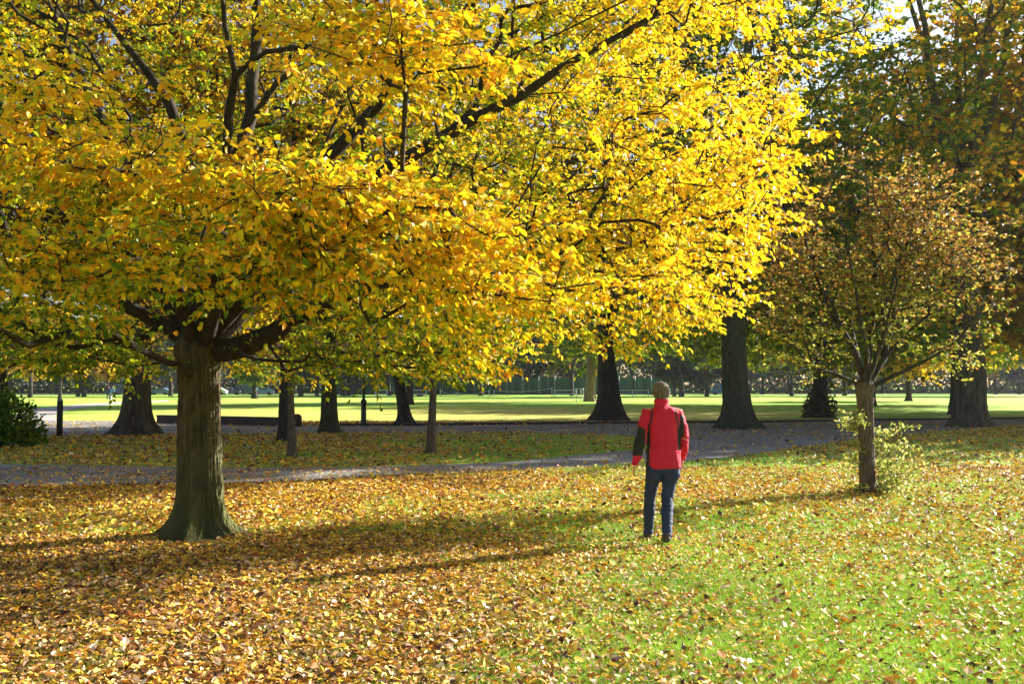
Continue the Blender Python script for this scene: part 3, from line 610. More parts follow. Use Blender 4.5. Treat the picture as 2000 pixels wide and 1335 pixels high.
# ------------------------------------------------------------------ small orange tree with shoots
def small_tree():
    rng = np.random.default_rng(51); b = G(1698, 963); Yb = b[1]; root = empty('small_ornamental_tree', (b[0], b[1], 0)); B = np.array([b[0], b[1], 0])
    tag(root, 'small orange brown leaved tree with pale shoots round its trunk, right of the walker', 'tree')
    trunk_mesh(rng, 1.62, .125, 1.25, .12, 6, .92, (-.03, 0), 30, .04, M_barks, 'trunk', root, fork=.25, seg=26)
    w = lambda px, py, Y: P(px, py, Y) - B
    F = w(1690, 758, Yb)
    limbs = [([F, w(1675, 700, Yb), w(1645, 640, Yb - .1), w(1610, 570, Yb - .2), w(1575, 480, Yb - .3), w(1560, 400, Yb - .3)], .06),
             ([F, w(1700, 660, Yb), w(1712, 560, Yb + .1), w(1700, 440, Yb + .1), w(1690, 340, Yb)], .055),
             ([F, w(1725, 700, Yb + .1), w(1750, 600, Yb + .2), w(1790, 500, Yb + .3), w(1820, 400, Yb + .3)], .055),
             ([F, w(1735, 740, Yb - .1), w(1785, 715, Yb - .2), w(1850, 680, Yb - .3), w(1910, 620, Yb - .4)], .045),
             ([F, w(1680, 715, Yb + .3), w(1660, 610, Yb + .7), w(1640, 500, Yb + 1)], .045),
             ([F, w(1712, 700, Yb - .3), w(1740, 610, Yb - .7), w(1760, 520, Yb - 1)], .045),
             ([F, w(1645, 735, Yb - .1), w(1590, 715, Yb - .1), w(1560, 690, Yb)], .03),
             ([F, w(1694, 690, Yb - .3), w(1670, 560, Yb - .7), w(1650, 450, Yb - .8)], .045)]
    pos = [F - [0, 0, .4], F]; par = [-1, 0]; mr = [.10, .10]
    for pts, r0 in limbs:
        prev = 1
        for s in range(len(pts) - 1):
            for j in range(1, 4):
                u = (s + j / 3) / (len(pts) - 1); pos.append(pts[s] + (pts[s + 1] - pts[s]) * j / 3 + rng.normal(0, .012, 3)); par.append(prev); prev = len(pos) - 1; mr.append(r0 * (1 - u * .85))
    att = []
    while len(att) < 250:
        v = nrm(rng.normal(0, 1, 3)) * rng.random() ** .42; py = 520 - v[2] * 205; wd = 205 * (1 if v[2] > -.3 else 1)
        px = 1704 + v[0] * wd * (1.06 + .16 * math.sin(v[2] * 7 + 1.5 * v[0])) + 15 * v[2]; Y = Yb + v[1] * 1.05
        if fbm(np.array(px * .012 + 3), np.array(py * .014 + Y)) < .45: continue
        if py > 600 and abs(px - 1700) < 70 + (700 - py) and rng.random() < .6: continue
        if py > 600 and abs(px - 1720) > 215 - (py - 600) * .5: continue
        att.append(w(px, py, Y) + rng.normal(0, 1, (6, 3)) * np.array([.20, .20, .13]))
    for px, py in [(1560, 690), (1540, 650), (1590, 715), (1545, 600), (1530, 560), (1880, 690), (1910, 650), (1935, 600), (1850, 712), (1940, 520), (1925, 440), (1560, 470), (1545, 400), (1600, 335), (1690, 305), (1800, 325), (1870, 380)]:
        for q in range(2): att.append(w(px, py, Yb + rng.normal(0, .35)) + rng.normal(0, 1, (6, 3)) * np.array([.20, .2, .12]))
    att = np.concatenate(att); A, pa, term = grow(rng, pos, par, att, .35, .22, .02)
    mb = MB(); branch_mesh(A, pa, term, .0032, .45, .06, mb, 7, np.array(mr))
    Pn, D, N, L, ID = sprays(rng, A, pa, term, 4, 2, .20, .062, droop=.2, jit=.7, mb=mb, twr=.0022)
    mb.build('branches', M_barkd, root)
    n = len(Pn); hz = Pn[:, 2]; t = smooth(2.5, 4.5, hz + rng.normal(0, .5, n) + .5 * np.abs(Pn[:, 0])); o = rng.random(n) < t * .85
    warm = pick(rng, n, [lin(178, 128, 66), lin(138, 98, 60), lin(190, 156, 82), lin(100, 80, 50), lin(220, 190, 140)], [4, 4, 3, 3, 1.5]); cool = pick(rng, n, [lin(125, 132, 45), lin(95, 105, 38), lin(165, 165, 70), lin(190, 180, 105)], [3, 2, 2, 1.5])
    V, Fc, cc = leaves(Pn, D, N, L, L * .6, np.where(o[:, None], warm, cool), .3, -.1)
    link('crown', np_mesh('crown', V, Fc, None, [leafmat('small_tree_leaf', .4, .55, (1, 1, .6), .2)], cc), root)
    # pale shoots
    mb = MB(); Ps = []; Ds = []
    for i in range(84):
        z0 = rng.uniform(0.02, 1.15) if i % 3 else 0.02; a = rng.normal(-.1, .9) if rng.random() < .72 else rng.uniform(0, 6.28)
        if z0 > .9: a = rng.uniform(2.2, 4.2)
        ln = rng.uniform(.35, .85) * (1 if abs(a) < 1.2 else .45); up = rng.uniform(.2, 1.1); q = np.array([math.cos(a) * .12, math.sin(a) * .12, z0]); pts = [q]; d = np.array([math.cos(a), math.sin(a), up])
        for s in range(7): d = nrm(d + rng.normal(0, .13, 3) + [0, 0, -.05]); q = q + d * ln / 7; pts.append(q)
        mb.tube(pts, np.linspace(.006, .002, 8), 4); pts = np.array(pts)
        for s in range(2, 8):
            for u in range(5): Ps.append(pts[s] + rng.normal(0, .025, 3)); Ds.append(nrm(d + rng.normal(0, .8, 3)))
    sh = mb.build('shoots', M_barks, root); Ps = np.array(Ps); n = len(Ps)
    V, Fc, cc = leaves(Ps, np.array(Ds), np.array([0, 0, 1.]) + rng.normal(0, .6, (n, 3)), rng.uniform(.035, .065, n), rng.uniform(.022, .038, n), pick(rng, n, [lin(165, 175, 95), lin(195, 195, 130), lin(110, 125, 50), lin(205, 185, 140)], [4, 3, 3, 1]), .3, 0)
    link('shoot_leaves', np_mesh('shoot_leaves', V, Fc, None, [M_leaf], cc), sh)
small_tree()

# ------------------------------------------------------------------ shrub at left, ivy on the trunk
def bush(name, label, cat, c, R, H, n, ls, pal, wt, seed, parent=None, shell=.5):
    rng = np.random.default_rng(seed); v = nrm(rng.normal(0, 1, (n, 3))); v[:, 2] = np.abs(v[:, 2]); u = rng.random(n) ** shell
    lump = .72 + .55 * fbm(v[:, 0] * 2.2 + v[:, 1] * 3 + 9, v[:, 2] * 3 + 11 + v[:, 1])
    Pn = v * (u * lump)[:, None] * np.array([R[0], R[1], H]); Pn[:, 2] += .02
    V, F, cc = leaves(Pn, v + rng.normal(0, .7, (n, 3)), np.array([0, 0, 1.]) + rng.normal(0, .6, (n, 3)), ls * rng.uniform(.6, 1.3, n), ls * .6 * rng.uniform(.8, 1.2, n), pick(rng, n, pal, wt), .25, -.1)
    if parent is None:
        o = empty(name, (c[0], c[1], 0)); tag(o, label, cat)
        link('foliage', np_mesh('foliage', V, F, None, [M_leafb], cc), o); mb = MB()
        for i in range(26):
            e = v[i * 7] * .8 * np.array([R[0], R[1], H]); mb.tube([(0, 0, 0), e * .5 + [0, 0, .1 * H], e], [.03, .015, .006], 5)
        mb.build('stems', M_limb, o)
    else: o = link(name, np_mesh(name, V, F, None, [M_leafb], cc), parent, c)
    return o
g = G(-5, 872); bush('leafy_shrub', 'round dark green leafy shrub at the left edge in front of a tree trunk', 'shrub', g, (1.25, 1.0), 1.5, 3600, .13, [lin(92, 125, 36), lin(125, 150, 48), lin(66, 90, 30)], [3, 3, 2], 61)
iv = [o for o in bpy.data.objects if o.get('label', '').startswith('dark tree with ivy')][0]
bush('ivy', None, None, (0, 0, 0), (.85, .8), 1.5, 1500, .16, [lin(60, 66, 30), lin(84, 84, 36), lin(105, 66, 44)], [3, 2, 2], 62, iv, .3)

# ------------------------------------------------------------------ person walking away
def blob(name, mb, voxel, mats, parent, smooth_it=4, matfn=None, disp=None, sub=False):
    me0 = np_mesh('tmp', np.concatenate(mb.V), np.concatenate(mb.q), np.concatenate(mb.t) if mb.t else None); o = link('tmp', me0)
    r = o.modifiers.new('r', 'REMESH'); r.mode = 'VOXEL'; r.voxel_size = voxel; r.use_smooth_shade = True
    s = o.modifiers.new('s', 'SMOOTH'); s.factor = .5; s.iterations = smooth_it
    bpy.context.view_layer.update(); dg = bpy.context.evaluated_depsgraph_get(); me = bpy.data.meshes.new_from_object(o.evaluated_get(dg)); bpy.data.objects.remove(o); me.name = name
    n = len(me.vertices); co = np.zeros(n * 3, np.float32); me.vertices.foreach_get('co', co); co = co.reshape(-1, 3); no = np.zeros(n * 3, np.float32); me.vertices.foreach_get('normal', no); no = no.reshape(-1, 3)
    if disp is not None: co = co + no * disp(co)[:, None]; me.vertices.foreach_set('co', co.astype(np.float32).ravel())
    me.materials.clear()
    for m in mats: me.materials.append(m)
    nf = len(me.polygons); ce = np.zeros(nf * 3, np.float32); me.polygons.foreach_get('center', ce); ce = ce.reshape(-1, 3)
    mi = np.zeros(nf, np.int32) if matfn is None else matfn(ce).astype(np.int32); me.polygons.foreach_set('material_index', mi); me.polygons.foreach_set('use_smooth', np.ones(nf, bool)); me.update()
    return link(name, me, parent)
def walker():
    c = G(1296, 1060); root = empty('person', (c[0], c[1], 0))
    tag(root, 'walker seen from behind, short grey hair, red jacket with dark sleeve panels, blue jeans', 'person')
    skin = simple('skin', lin(205, 150, 125), .55, var=.04); 
    sh = {-1: np.array([-.175, 0, 1.355]), 1: np.array([.165, 0, 1.36])}
    el = {-1: np.array([-.240, -.09, 1.09]), 1: np.array([.225, .0, 1.09])}
    wr = {-1: np.array([-.300, -.08, .835]), 1: np.array([.232, .16, .88])}
    hip = {-1: np.array([-.085, 0, .80]), 1: np.array([.085, 0, .80])}
    kn = {-1: np.array([-.120, .15, .46]), 1: np.array([.045, .03, .45])}
    an = {-1: np.array([-.125, .24, .09]), 1: np.array([.005, -.20, .12])}
    mb = MB(); X = (1, 0, 0)
    mb.tube([(0, 0, .74), (0, 0, .85), (0, 0, .98), (0, 0, 1.12), (0, .0, 1.26), (0, 0, 1.36), (0, 0, 1.41)], [.13, .15, .13, .13, .155, .13, .06], 20, ry=[.08, .10, .085, .09, .10, .08, .055], xh=X)
    mb.tube([(-.005, 0, 1.36), (-.008, .005, 1.43), (-.01, .012, 1.49)], [.058, .054, .056], 14)
    # head: skull, face, jaw
    hx, hy = -.012, .018
    mb.tube([(hx, hy + .03, 1.445), (hx, hy + .028, 1.465), (hx, hy + .018, 1.50), (hx, hy + .008, 1.545), (hx, hy, 1.585), (hx, hy - .004, 1.62), (hx, hy - .004, 1.645), (hx, hy - .004, 1.655)], [.025, .042, .060, .070, .074, .066, .042, .012], 22, ry=[.025, .048, .072, .088, .092, .082, .052, .014], xh=X)
    mb.tube([(hx, hy + .09, 1.565), (hx, hy + .108, 1.535), (hx, hy + .088, 1.525)], [.008, .014, .010], 8)                      # nose
    mb.tube([(hx - .025, hy + .082, 1.497), (hx, hy + .090, 1.498), (hx + .025, hy + .082, 1.497)], [.005, .008, .005], 8)        # lips
    for s in (-1, 1):
        mb.tube([(hx + s * .072, hy - .005, 1.515), (hx + s * .080, hy - .012, 1.545), (hx + s * .074, hy - .01, 1.575)], [.006, .016, .006], 8, ry=[.006, .009, .006], xh=(0, 1, 0))
        mb.tube([sh[s] + [-s * .06, 0, 0], sh[s], (sh[s] + el[s]) / 2, el[s]], [.05, .045, .040, .034], 12)
        mb.tube([el[s], (el[s] * .6 + wr[s] * .4), wr[s]], [.034, .033, .023], 12)
        fd = nrm(wr[s] - el[s]); fd = nrm(fd + np.array([0, .12, -.5])); sd = np.array([0, 1, 0.]); sd = nrm(sd - (sd @ fd) * fd); ou = np.cross(fd, sd)
        mb.tube([wr[s] - fd * .02, wr[s] + fd * .025, wr[s] + fd * .06, wr[s] + fd * .085], [.020, .032, .038, .034], 12, ry=[.017, .014, .014, .012], xh=sd)
        for k, (off, ln) in enumerate([(.029, .070), (.010, .078), (-.010, .072), (-.028, .056)]):
            b0 = wr[s] + fd * .08 + sd * off; inn = np.array([-s, 0, 0.])
            mb.tube([b0 - fd * .02, b0 + fd * ln * .4, b0 + fd * ln * .72 + inn * .012, b0 + fd * ln * .9 + inn * .032], [.0095, .009, .0085, .0075], 8)
        b0 = wr[s] + fd * .02 + sd * .025
        mb.tube([b0, b0 + sd * .022 + fd * .022, b0 + sd * .03 + fd * .05, b0 + sd * .024 + fd * .072], [.013, .011, .010, .008], 8)
        mb.tube([hip[s] + [0, 0, .03], hip[s] - [0, 0, .08], (hip[s] + kn[s]) / 2, kn[s]], [.085, .082, .065, .050], 14)
        mb.tube([kn[s], kn[s] * .65 + an[s] * .35 + [0, -.015, 0], an[s]], [.050, .050, .036], 12)
        mb.tube([an[s], an[s] + [0, .04, -.04], an[s] + [0, .13, -.06 if s < 0 else -.075]], [.036, .036, .028], 10)
    body = blob('body', mb, .0075, [skin], root, 2)
    for s in (-1, 1):
        eb = MB(); eb.tube([(hx + s * .028, hy + .070 + t * .014, 1.553) for t in (0, .5, 1)], [.011, .011, .004], 10)
        eb.build('eye', simple('eye', (.08, .06, .05), .2), body)
    # hair: strands laid over a cap
    rng = np.random.default_rng(7); hm = leafmat('grey_brown_hair', .1, .5, (1, 1, 1), .4)
    hb = MB(); hb.tube([(hx, hy - .030, 1.495), (hx, hy - .022, 1.52), (hx, hy - .016, 1.56), (hx, hy - .010, 1.60), (hx, hy - .010, 1.635), (hx, hy - .008, 1.66), (hx, hy - .008, 1.668)], [.042, .056, .068, .073, .064, .038, .012], 22, ry=[.050, .066, .083, .089, .080, .050, .014], xh=X)
    hair = blob('hair', hb, .008, [simple('hair_base', (.12, .105, .088), .7, var=.25, scale=60)], root, 3, disp=lambda c: .016 * (vnoise(c[:, 0] * 60 + 50, c[:, 2] * 45 + c[:, 1] * 40 + 50) - .5))
    n = 3200; v = nrm(rng.normal(0, 1, (n * 2, 3))); v = v[(v[:, 1] < .45) | (v[:, 2] > .45)][:n]; n = len(v); ctr = np.array([hx, hy - .012, 1.582]); Pn = ctr + v * np.array([.072, .084, .076])
    d = v * .22 + np.array([0, -.1, -1.]) * (1 - .6 * np.clip(v[:, 2:3], 0, 1)) + rng.normal(0, .25, (n, 3))
    Vh, Fh, ch_ = leaves(Pn, d, v, rng.uniform(.02, .045, n), rng.uniform(.003, .007, n), pick(rng, n, [lin(132, 120, 104), lin(100, 90, 76), lin(180, 172, 156)], [3, 3, 1.5]), 0, .25)
    link('strands', np_mesh('strands', Vh, Fh, None, [hm], ch_), hair)
    # jacket
    red = simple('red_fleece', (.50, .003, .042), .85, var=.08, scale=30, bump=.25); blk = simple('dark_grey_panel', (.010, .013, .014), .8, var=.1, scale=30)
    jb = MB()
    jb.tube([(.005, 0, .775), (.005, 0, .80), (.005, 0, .90), (0, 0, 1.02), (0, 0, 1.16), (0, -.005, 1.28), (-.003, -.005, 1.345), (-.006, 0, 1.385), (-.008, 0, 1.415)], [.176, .182, .180, .168, .172, .190, .178, .130, .080], 30, ry=[.128, .134, .134, .122, .128, .130, .112, .092, .075], xh=X)
    jb.tube([(-.008, 0, 1.38), (-.009, .004, 1.43), (-.010, .008, 1.475), (-.010, .010, 1.492)], [.078, .074, .074, .070], 22, ry=[.076, .074, .076, .072], xh=X)
    for s in (-1, 1):
        jb.tube([sh[s] + [-s * .09, 0, .0], sh[s] + [-s * .01, 0, -.022], sh[s] * .62 + el[s] * .38, el[s]], [.050, .066, .060, .054], 18)
        jb.tube([el[s], el[s] * .5 + wr[s] * .5, wr[s] + (wr[s] - el[s]) * .05], [.056, .052, .040], 18)
        jb.tube([wr[s] * .93 + el[s] * .07, wr[s] + (wr[s] - el[s]) * .10], [.043, .041], 18)
    def jm(c):
        x, y, z = c.T; ax = np.abs(x); m = np.zeros(len(c))
        edge = .118 + .035 * smooth(1.36, 1.15, z) + .012 * smooth(1.15, .9, z)
        st = (np.abs(ax - edge - .004) < .010 + .012 * smooth(1.25, 1.0, z)) & (z > .97) & (z < 1.385) & (y < .03); m[st] = 1
        side = (ax > .150) & (ax < .187) & (np.abs(y) < .085) & (z < 1.10) & (ax < .19); m[side & (x < 0)] = 1; m[side & (x > 0) & (z > 1.0)] = 1
        tl = (z - wr[-1][2]) / (el[-1][2] - wr[-1][2]); arm_c = wr[-1][0] + (el[-1][0] - wr[-1][0]) * tl
        m[(x < -.200 - .05 * (1.1 - z)) & (z > .915) & (z < 1.215 - .5 * np.clip(x + .25, 0, .1)) & (y < .05)] = 1
        m[(x > .168) & (x < .215) & (z > 1.1) & (z < 1.33) & (y < .02)] = 1
        return m
    def wrk(c):
        a = fbm(c[:, 0] * 9 + 30 + c[:, 1] * 5, c[:, 2] * 16 + 30) - .5; b = vnoise(c[:, 0] * 26 + 70, c[:, 2] * 9 + c[:, 0] * 12 + 70) - .5
        low = smooth(1.15, 1.0, c[:, 2]); arm = np.abs(c[:, 0]) > .19
        fold = np.sin(c[:, 2] * 105 + 9 * vnoise(c[:, 0] * 12 + 5, c[:, 2] * 6)) * .0035 * np.where(arm, 1, np.exp(-((c[:, 2] - 1.0) / .07) ** 2))
        diag = np.sin((c[:, 2] + .5 * np.abs(c[:, 0])) * 48 + 7 * vnoise(c[:, 0] * 8 + 11, c[:, 2] * 7 + 3)) * .0035 * smooth(1.0, 1.3, c[:, 2])
        return .020 * a + .009 * b * (1 + low) + fold * np.where(arm, .45, 1.8) + diag * np.where(arm, .4, 1)
    blob('jacket', jb, .007, [red, blk], root, 7, jm, wrk)
    # jeans
    den = simple('blue_denim', (.010, .024, .085), .8, var=.3, scale=14, bump=.2)
    tb = MB(); tb.tube([(0, 0, .73), (0, 0, .80), (0, 0, .88), (0, 0, .93)], [.165, .168, .155, .14], 24, ry=[.105, .122, .115, .10], xh=X)
    for s in (-1, 1):
        tb.tube([hip[s] + [0, 0, .02], hip[s] - [s * -.004, 0, .10], hip[s] * .5 + kn[s] * .5, kn[s]], [.095, .093, .076, .062], 18)
        tb.tube([kn[s] + [0, 0, .02], kn[s] * .6 + an[s] * .4 + [0, -.012, 0], an[s] * .9 + kn[s] * .1, an[s] - [0, .0, .03]], [.062, .062, .052, .054], 18)
    def tw(c):
        kz = np.exp(-((c[:, 2] - .45) / .12) ** 2) + .8 * np.exp(-((c[:, 2] - .12) / .07) ** 2) + .3 + .5 * np.exp(-((c[:, 2] - .70) / .05) ** 2)
        return .010 * (fbm(c[:, 0] * 14 + 90, c[:, 2] * 18 + 90) - .5) + .003 * kz * np.sin(c[:, 2] * 95 + 22 * vnoise(c[:, 0] * 15 + 3, c[:, 2] * 9))
    blob('jeans', tb, .009, [den], root, 3, None, tw)
    lea = simple('dark_brown_leather', (.045, .028, .02), .5); sole = simple('rubber_sole', (.10, .085, .07), .8)
    for s in (-1, 1):
        b = MB(); a = an[s]; pit = 0 if s < 0 else .04
        pts = [a + [0, -.055, -.045 + pit * .4], a + [0, -.02, -.045 + pit * .3], a + [0, .04, -.052], a + [0, .12, -.062], a + [0, .185, -.072]]
        pts = [np.array([p[0], p[1], max(p[2] - (a[2] - .09) * (.3 if s > 0 else 1), .034)]) for p in pts]
        b.tube(pts, [.020, .040, .042, .046, .018], 16, ry=[.028, .034, .032, .028, .018], xh=(1, 0, 0)); b.tube([a + [0, -.005, .02], a + [0, 0, -.035]], [.046, .044], 14)
        so_ = blob('shoe', b, .007, [lea, sole], root, 2, lambda c: c[:, 2] < .018)
walker()

# ------------------------------------------------------------------ street furniture
M_iron = simple('black_painted_iron', (.018, .018, .022), .45, 0, .2, 20); M_white = simple('white_painted_rail', (.72, .72, .70), .5, var=.05)
def lamp_post():
    g = G(710, 831); r = empty('lamp_post', g); tag(r, 'slim black iron lamp post with a thick fluted base beyond the far path', 'lamp post')
    b = MB(); b.lathe([(.16, 0), (.16, .08), (.115, .12), (.11, .95), (.13, .98), (.13, 1.03), (.07, 1.12), (.055, 1.16)], 12); b.build('base', M_iron, r)
    b = MB(); b.lathe([(.05, 1.14), (.042, 2.4), (.055, 2.42), (.055, 2.48), (.036, 2.52), (.032, 3.9), (.06, 3.95)], 12); b.tube([(-.28, 0, 3.6), (.28, 0, 3.6)], .014, 6); b.build('pole', M_iron, r)
    b = MB(); b.tube([(0, 0, 3.95), (0, 0, 4.4)], [.11, .19], 6); la = b.build('lantern', simple('frosted_glass', (.6, .6, .55), .3), r, sm=False)
    b = MB(); b.lathe([(.22, 4.4), (.20, 4.43), (.09, 4.56), (.03, 4.62), (.03, 4.7)], 12); b.build('lantern_cap', M_iron, la)
lamp_post()
def bollard():
    g = G(116, 853); r = empty('bollard', g); tag(r, 'thick dark timber bollard with a domed top at the left beside the far path', 'bollard')
    b = MB(); b.lathe([(.095, -.02), (.095, 1.12), (.085, 1.15)], 14); b.build('post', simple('dark_timber', (.035, .028, .022), .8, scale=15, bump=.5), r)
    b = MB(); b.lathe([(.092, 1.15), (.088, 1.19), (.06, 1.225), (.02, 1.24)], 14); b.build('cap', simple('weathered_cap', (.16, .17, .18), .6), r)
bollard()
def low_wall():
    a = G(306, 826); b = G(583, 833); r = empty('low_wall', a); tag(r, 'low dark brick wall with coping and end pier, beyond the path right of the golden tree', 'wall')
    d = b - a; L = np.linalg.norm(d); r.rotation_euler = (0, 0, math.atan2(d[1], d[0]))
    m, t, n, l, bs = newmat('dark_brick'); br = n.new('ShaderNodeTexBrick'); br.inputs['Scale'].default_value = 4; br.inputs['Color1'].default_value = (.07, .035, .025, 1); br.inputs['Color2'].default_value = (.045, .026, .02, 1); br.inputs['Mortar'].default_value = (.09, .08, .07, 1)
    tc = n.new('ShaderNodeTexCoord'); mp = n.new('ShaderNodeMapping'); mp.inputs['Rotation'].default_value = (math.pi / 2, 0, 0); l.new(tc.outputs['Object'], mp.inputs[0]); l.new(mp.outputs[0], br.inputs['Vector']); l.new(br.outputs[0], bs.inputs['Base Color']); bs.inputs['Roughness'].default_value = .9
    q = MB(); q.box(0, L - .4, 0, .22, 0, .30); q.build('wall_body', m, r, sm=False)
    q = MB(); q.box(0, L - .4, -.04, .26, .302, .37); q.build('coping', simple('dark_stone', (.06, .05, .045), .9), r, sm=False)
    q = MB(); q.tube([(L - .18, .11, 0), (L - .18, .11, .38), (L - .18, .11, .48), (L - .18, .11, .52)], [.20, .20, .15, .05], 12); q.build('end_pier', m, r)
low_wall()
def court_fence():
    r = empty('court_fence', (-34, 186, 0)); tag(r, 'tall blue green screened sports court fence with posts at the far side of the lawn', 'fence')
    m, t, n, l, bs = newmat('teal_screen'); g = n.new('ShaderNodeTexCoord'); mp = n.new('ShaderNodeMapping'); mp.inputs['Scale'].default_value = (.6, 1, .02); l.new(g.outputs['Object'], mp.inputs[0]); no = n.new('ShaderNodeTexNoise'); no.inputs['Scale'].default_value = 1.6; no.inputs['Detail'].default_value = 4; l.new(mp.outputs[0], no.inputs['Vector'])
    rp = n.new('ShaderNodeValToRGB'); rp.color_ramp.elements[0].position = .35; rp.color_ramp.elements[0].color = (.015, .045, .05, 1); rp.color_ramp.elements[1].position = .7; rp.color_ramp.elements[1].color = (.07, .17, .15, 1); l.new(no.outputs['Fac'], rp.inputs[0]); l.new(rp.outputs[0], bs.inputs['Base Color']); bs.inputs['Roughness'].default_value = .8
    q = MB(); q.box(0, 66, 0, .06, .15, 3.3); q.build('screen', m, r, sm=False)
    mp_ = simple('galvanised_post', (.28, .34, .33), .5)
    for i in range(23):
        q = MB(); q.tube([(i * 3, -.08, 0), (i * 3, -.08, 3.7)], .07, 6); q.build('post', mp_, r)
court_fence()
def railing(x0, x1, Y, label, wide=2.2, h=1.05):
    r = empty('railing', (x0, Y, 0)); tag(r, label, 'railing'); L = x1 - x0
    for z in (.45, h):
        q = MB(); q.box(-.05, L + .05, -.03, .03, z - .05, z + .05); q.build('rail', M_white, r, sm=False)
    n = max(2, int(L / wide) + 1)
    for i in range(n):
        q = MB(); x = L * i / (n - 1); q.box(x - .06, x + .06, .035, .14, 0, h + .08); q.build('post', M_white, r, sm=False)
ax = lambda px, Y: (px - 1000) / FPX * Y
railing(ax(733, 165), ax(756, 165), 165, 'short white railing beside the lamp post on the far side of the lawn')
railing(ax(789, 165), ax(832, 165), 166, 'white two bar railing seen between the leaning trunk and the pale grey stem')
railing(ax(1083, 165), ax(1126, 165), 164, 'white railing left of the pinkish trunk at the far side of the lawn')
railing(ax(1205, 165), ax(1266, 165), 165, 'long white railing between the buttressed trunk and the walker')
def tape(px0, py0, px1, py1, Y, label):
    r = empty('barrier_tape', (ax(px0, Y), Y, 0)); tag(r, label, 'barrier tape'); a = P(px0, py0, Y) - np.array(r.location); b = P(px1, py1, Y) - np.array(r.location)
    u = np.linspace(0, 1, 9)[:, None]; p = a + (b - a) * u - np.array([0, 0, .35]) * (4 * u * (1 - u)); q = MB()
    q.tube(p, .05, 4, ry=.02); q.build('tape', M_white, r)
    for e in (a, b): q = MB(); q.tube([(e[0], 0, 0), (e[0], 0, e[2] + .1)], .06, 6); q.build('post', M_white, r)
tape(860, 761, 893, 767, 160, 'sagging white tape between two posts just right of the pale grey stem')
tape(893, 767, 955, 762, 160.5, 'longer sagging white tape strung towards the middle of the far lawn')
tape(965, 762, 1078, 758, 161, 'white tape rising towards the white railing in the middle of the far lawn')
def cage():
    c = G(1130, 785); r = empty('tree_guard', c); tag(r, 'white tree guard of upright bars on the lawn left of the pinkish trunk', 'tree guard')
    for i in range(6):
        a = i / 6 * 6.28; q = MB(); q.tube([(math.cos(a) * .5, math.sin(a) * .5, 0), (math.cos(a) * .5, math.sin(a) * .5, 1.5)], .035, 6); q.build('bar', M_white, r)
    for z in (.5, 1.4):
        q = MB(); a = np.linspace(0, 6.283, 17); q.tube(np.stack([np.cos(a) * .54, np.sin(a) * .54, a * 0 + z], 1), .025, 5); q.build('hoop', M_white, r)
cage()

def car(px, Y, colr, label, rz=0.0, s=1.0, van=False):
    r = empty('parked_car', (ax(px, Y), Y, 0), rz); tag(r, label, 'car', 'cars parked beyond the far lawn'); m = simple('car_paint', colr, .3, var=.02)
    L, H = (4.3 * s, 1.45) if not van else (5.0, 2.2)
    prof = [(-L / 2, .35), (-L / 2, .75), (-L / 2 + .1, .9), (-L * .22, .98), (-L * .10, H), (L * .22, H), (L * .42, .98), (L / 2 - .03, .9), (L / 2, .5), (L / 2, .3)] if not van else [(-L / 2, .35), (-L / 2, .95), (-L * .38, 1.15), (-L * .30, H), (L / 2, H), (L / 2, .35)]
    def side(w, top):
        return [(x, w if z < 1.0 else w * top, z) for x, z in prof]
    n = len(prof); V = side(.86, .82) + [(x, -y, z) for x, y, z in side(.86, .82)]; q = MB(); F = [(i, (i + 1) % n, n + (i + 1) % n, n + i) for i in range(n)]
    cz = V + [(0, .86, .5), (0, -.86, .5)]; T = [(2 * n, (i + 1) % n, i) for i in range(n)] + [(2 * n + 1, n + i, n + (i + 1) % n) for i in range(n)]
    q.add(cz, F, T); q.build('body', m, r, sm=False); gm = simple('car_glass', (.03, .04, .05), .1)
    for sg in (-1, 1):
        q = MB(); z0, z1 = (1.02, H - .1) if not van else (1.2, H - .25); a0, a1, b0, b1 = (-L * .19, L * .34, -L * .10, L * .20) if not van else (-L * .34, -L * .1, -L * .28, -L * .1)
        y = .90 * .86; q.add([(a0, sg * y, z0), (a1, sg * y, z0), (b1, sg * y, z1), (b0, sg * y, z1), (a0, sg * .6, z0), (a1, sg * .6, z0), (b1, sg * .6, z1), (b0, sg * .6, z1)], [(0, 1, 2, 3), (4, 7, 6, 5), (0, 4, 5, 1), (1, 5, 6, 2), (2, 6, 7, 3), (3, 7, 4, 0)]); q.build('window', gm, r, sm=False)
        for x in (-L * .31, L * .30):
            q = MB(); q.tube([(x, sg * .72, .32), (x, sg * .90, .32)], .32, 14); q.build('wheel', M_iron, r)
    q = MB(); q.box(-L / 2 - .03, -L / 2 + .05, -.75, -.45, .62, .76); q.build('headlight', M_white, r, sm=False)
    q = MB(); q.box(-L / 2 - .03, -L / 2 + .05, .45, .75, .62, .76); q.build('headlight', M_white, r, sm=False)
car(313, 196, (.10, .17, .30), 'pale blue car left of the golden tree trunk beyond the far lawn')
car(423, 196, (.55, .58, .62), 'silver car immediately right of the golden tree trunk')
car(450, 198, (.03, .04, .09), 'dark blue car right of the silver car beyond the far lawn', math.pi)
car(478, 200, (.04, .10, .12), 'dark teal van behind the small dome shaped tree', van=True)
car(514, 196, (.22, .36, .50), 'light blue car right of the small dome shaped tree', .05)
car(240, 205, (.10, .14, .22), 'dark blue van beside the two distant walkers', van=True)
car(1411, 205, (.03, .14, .32), 'bright blue van glimpsed left of the thick fluted trunk', van=True)
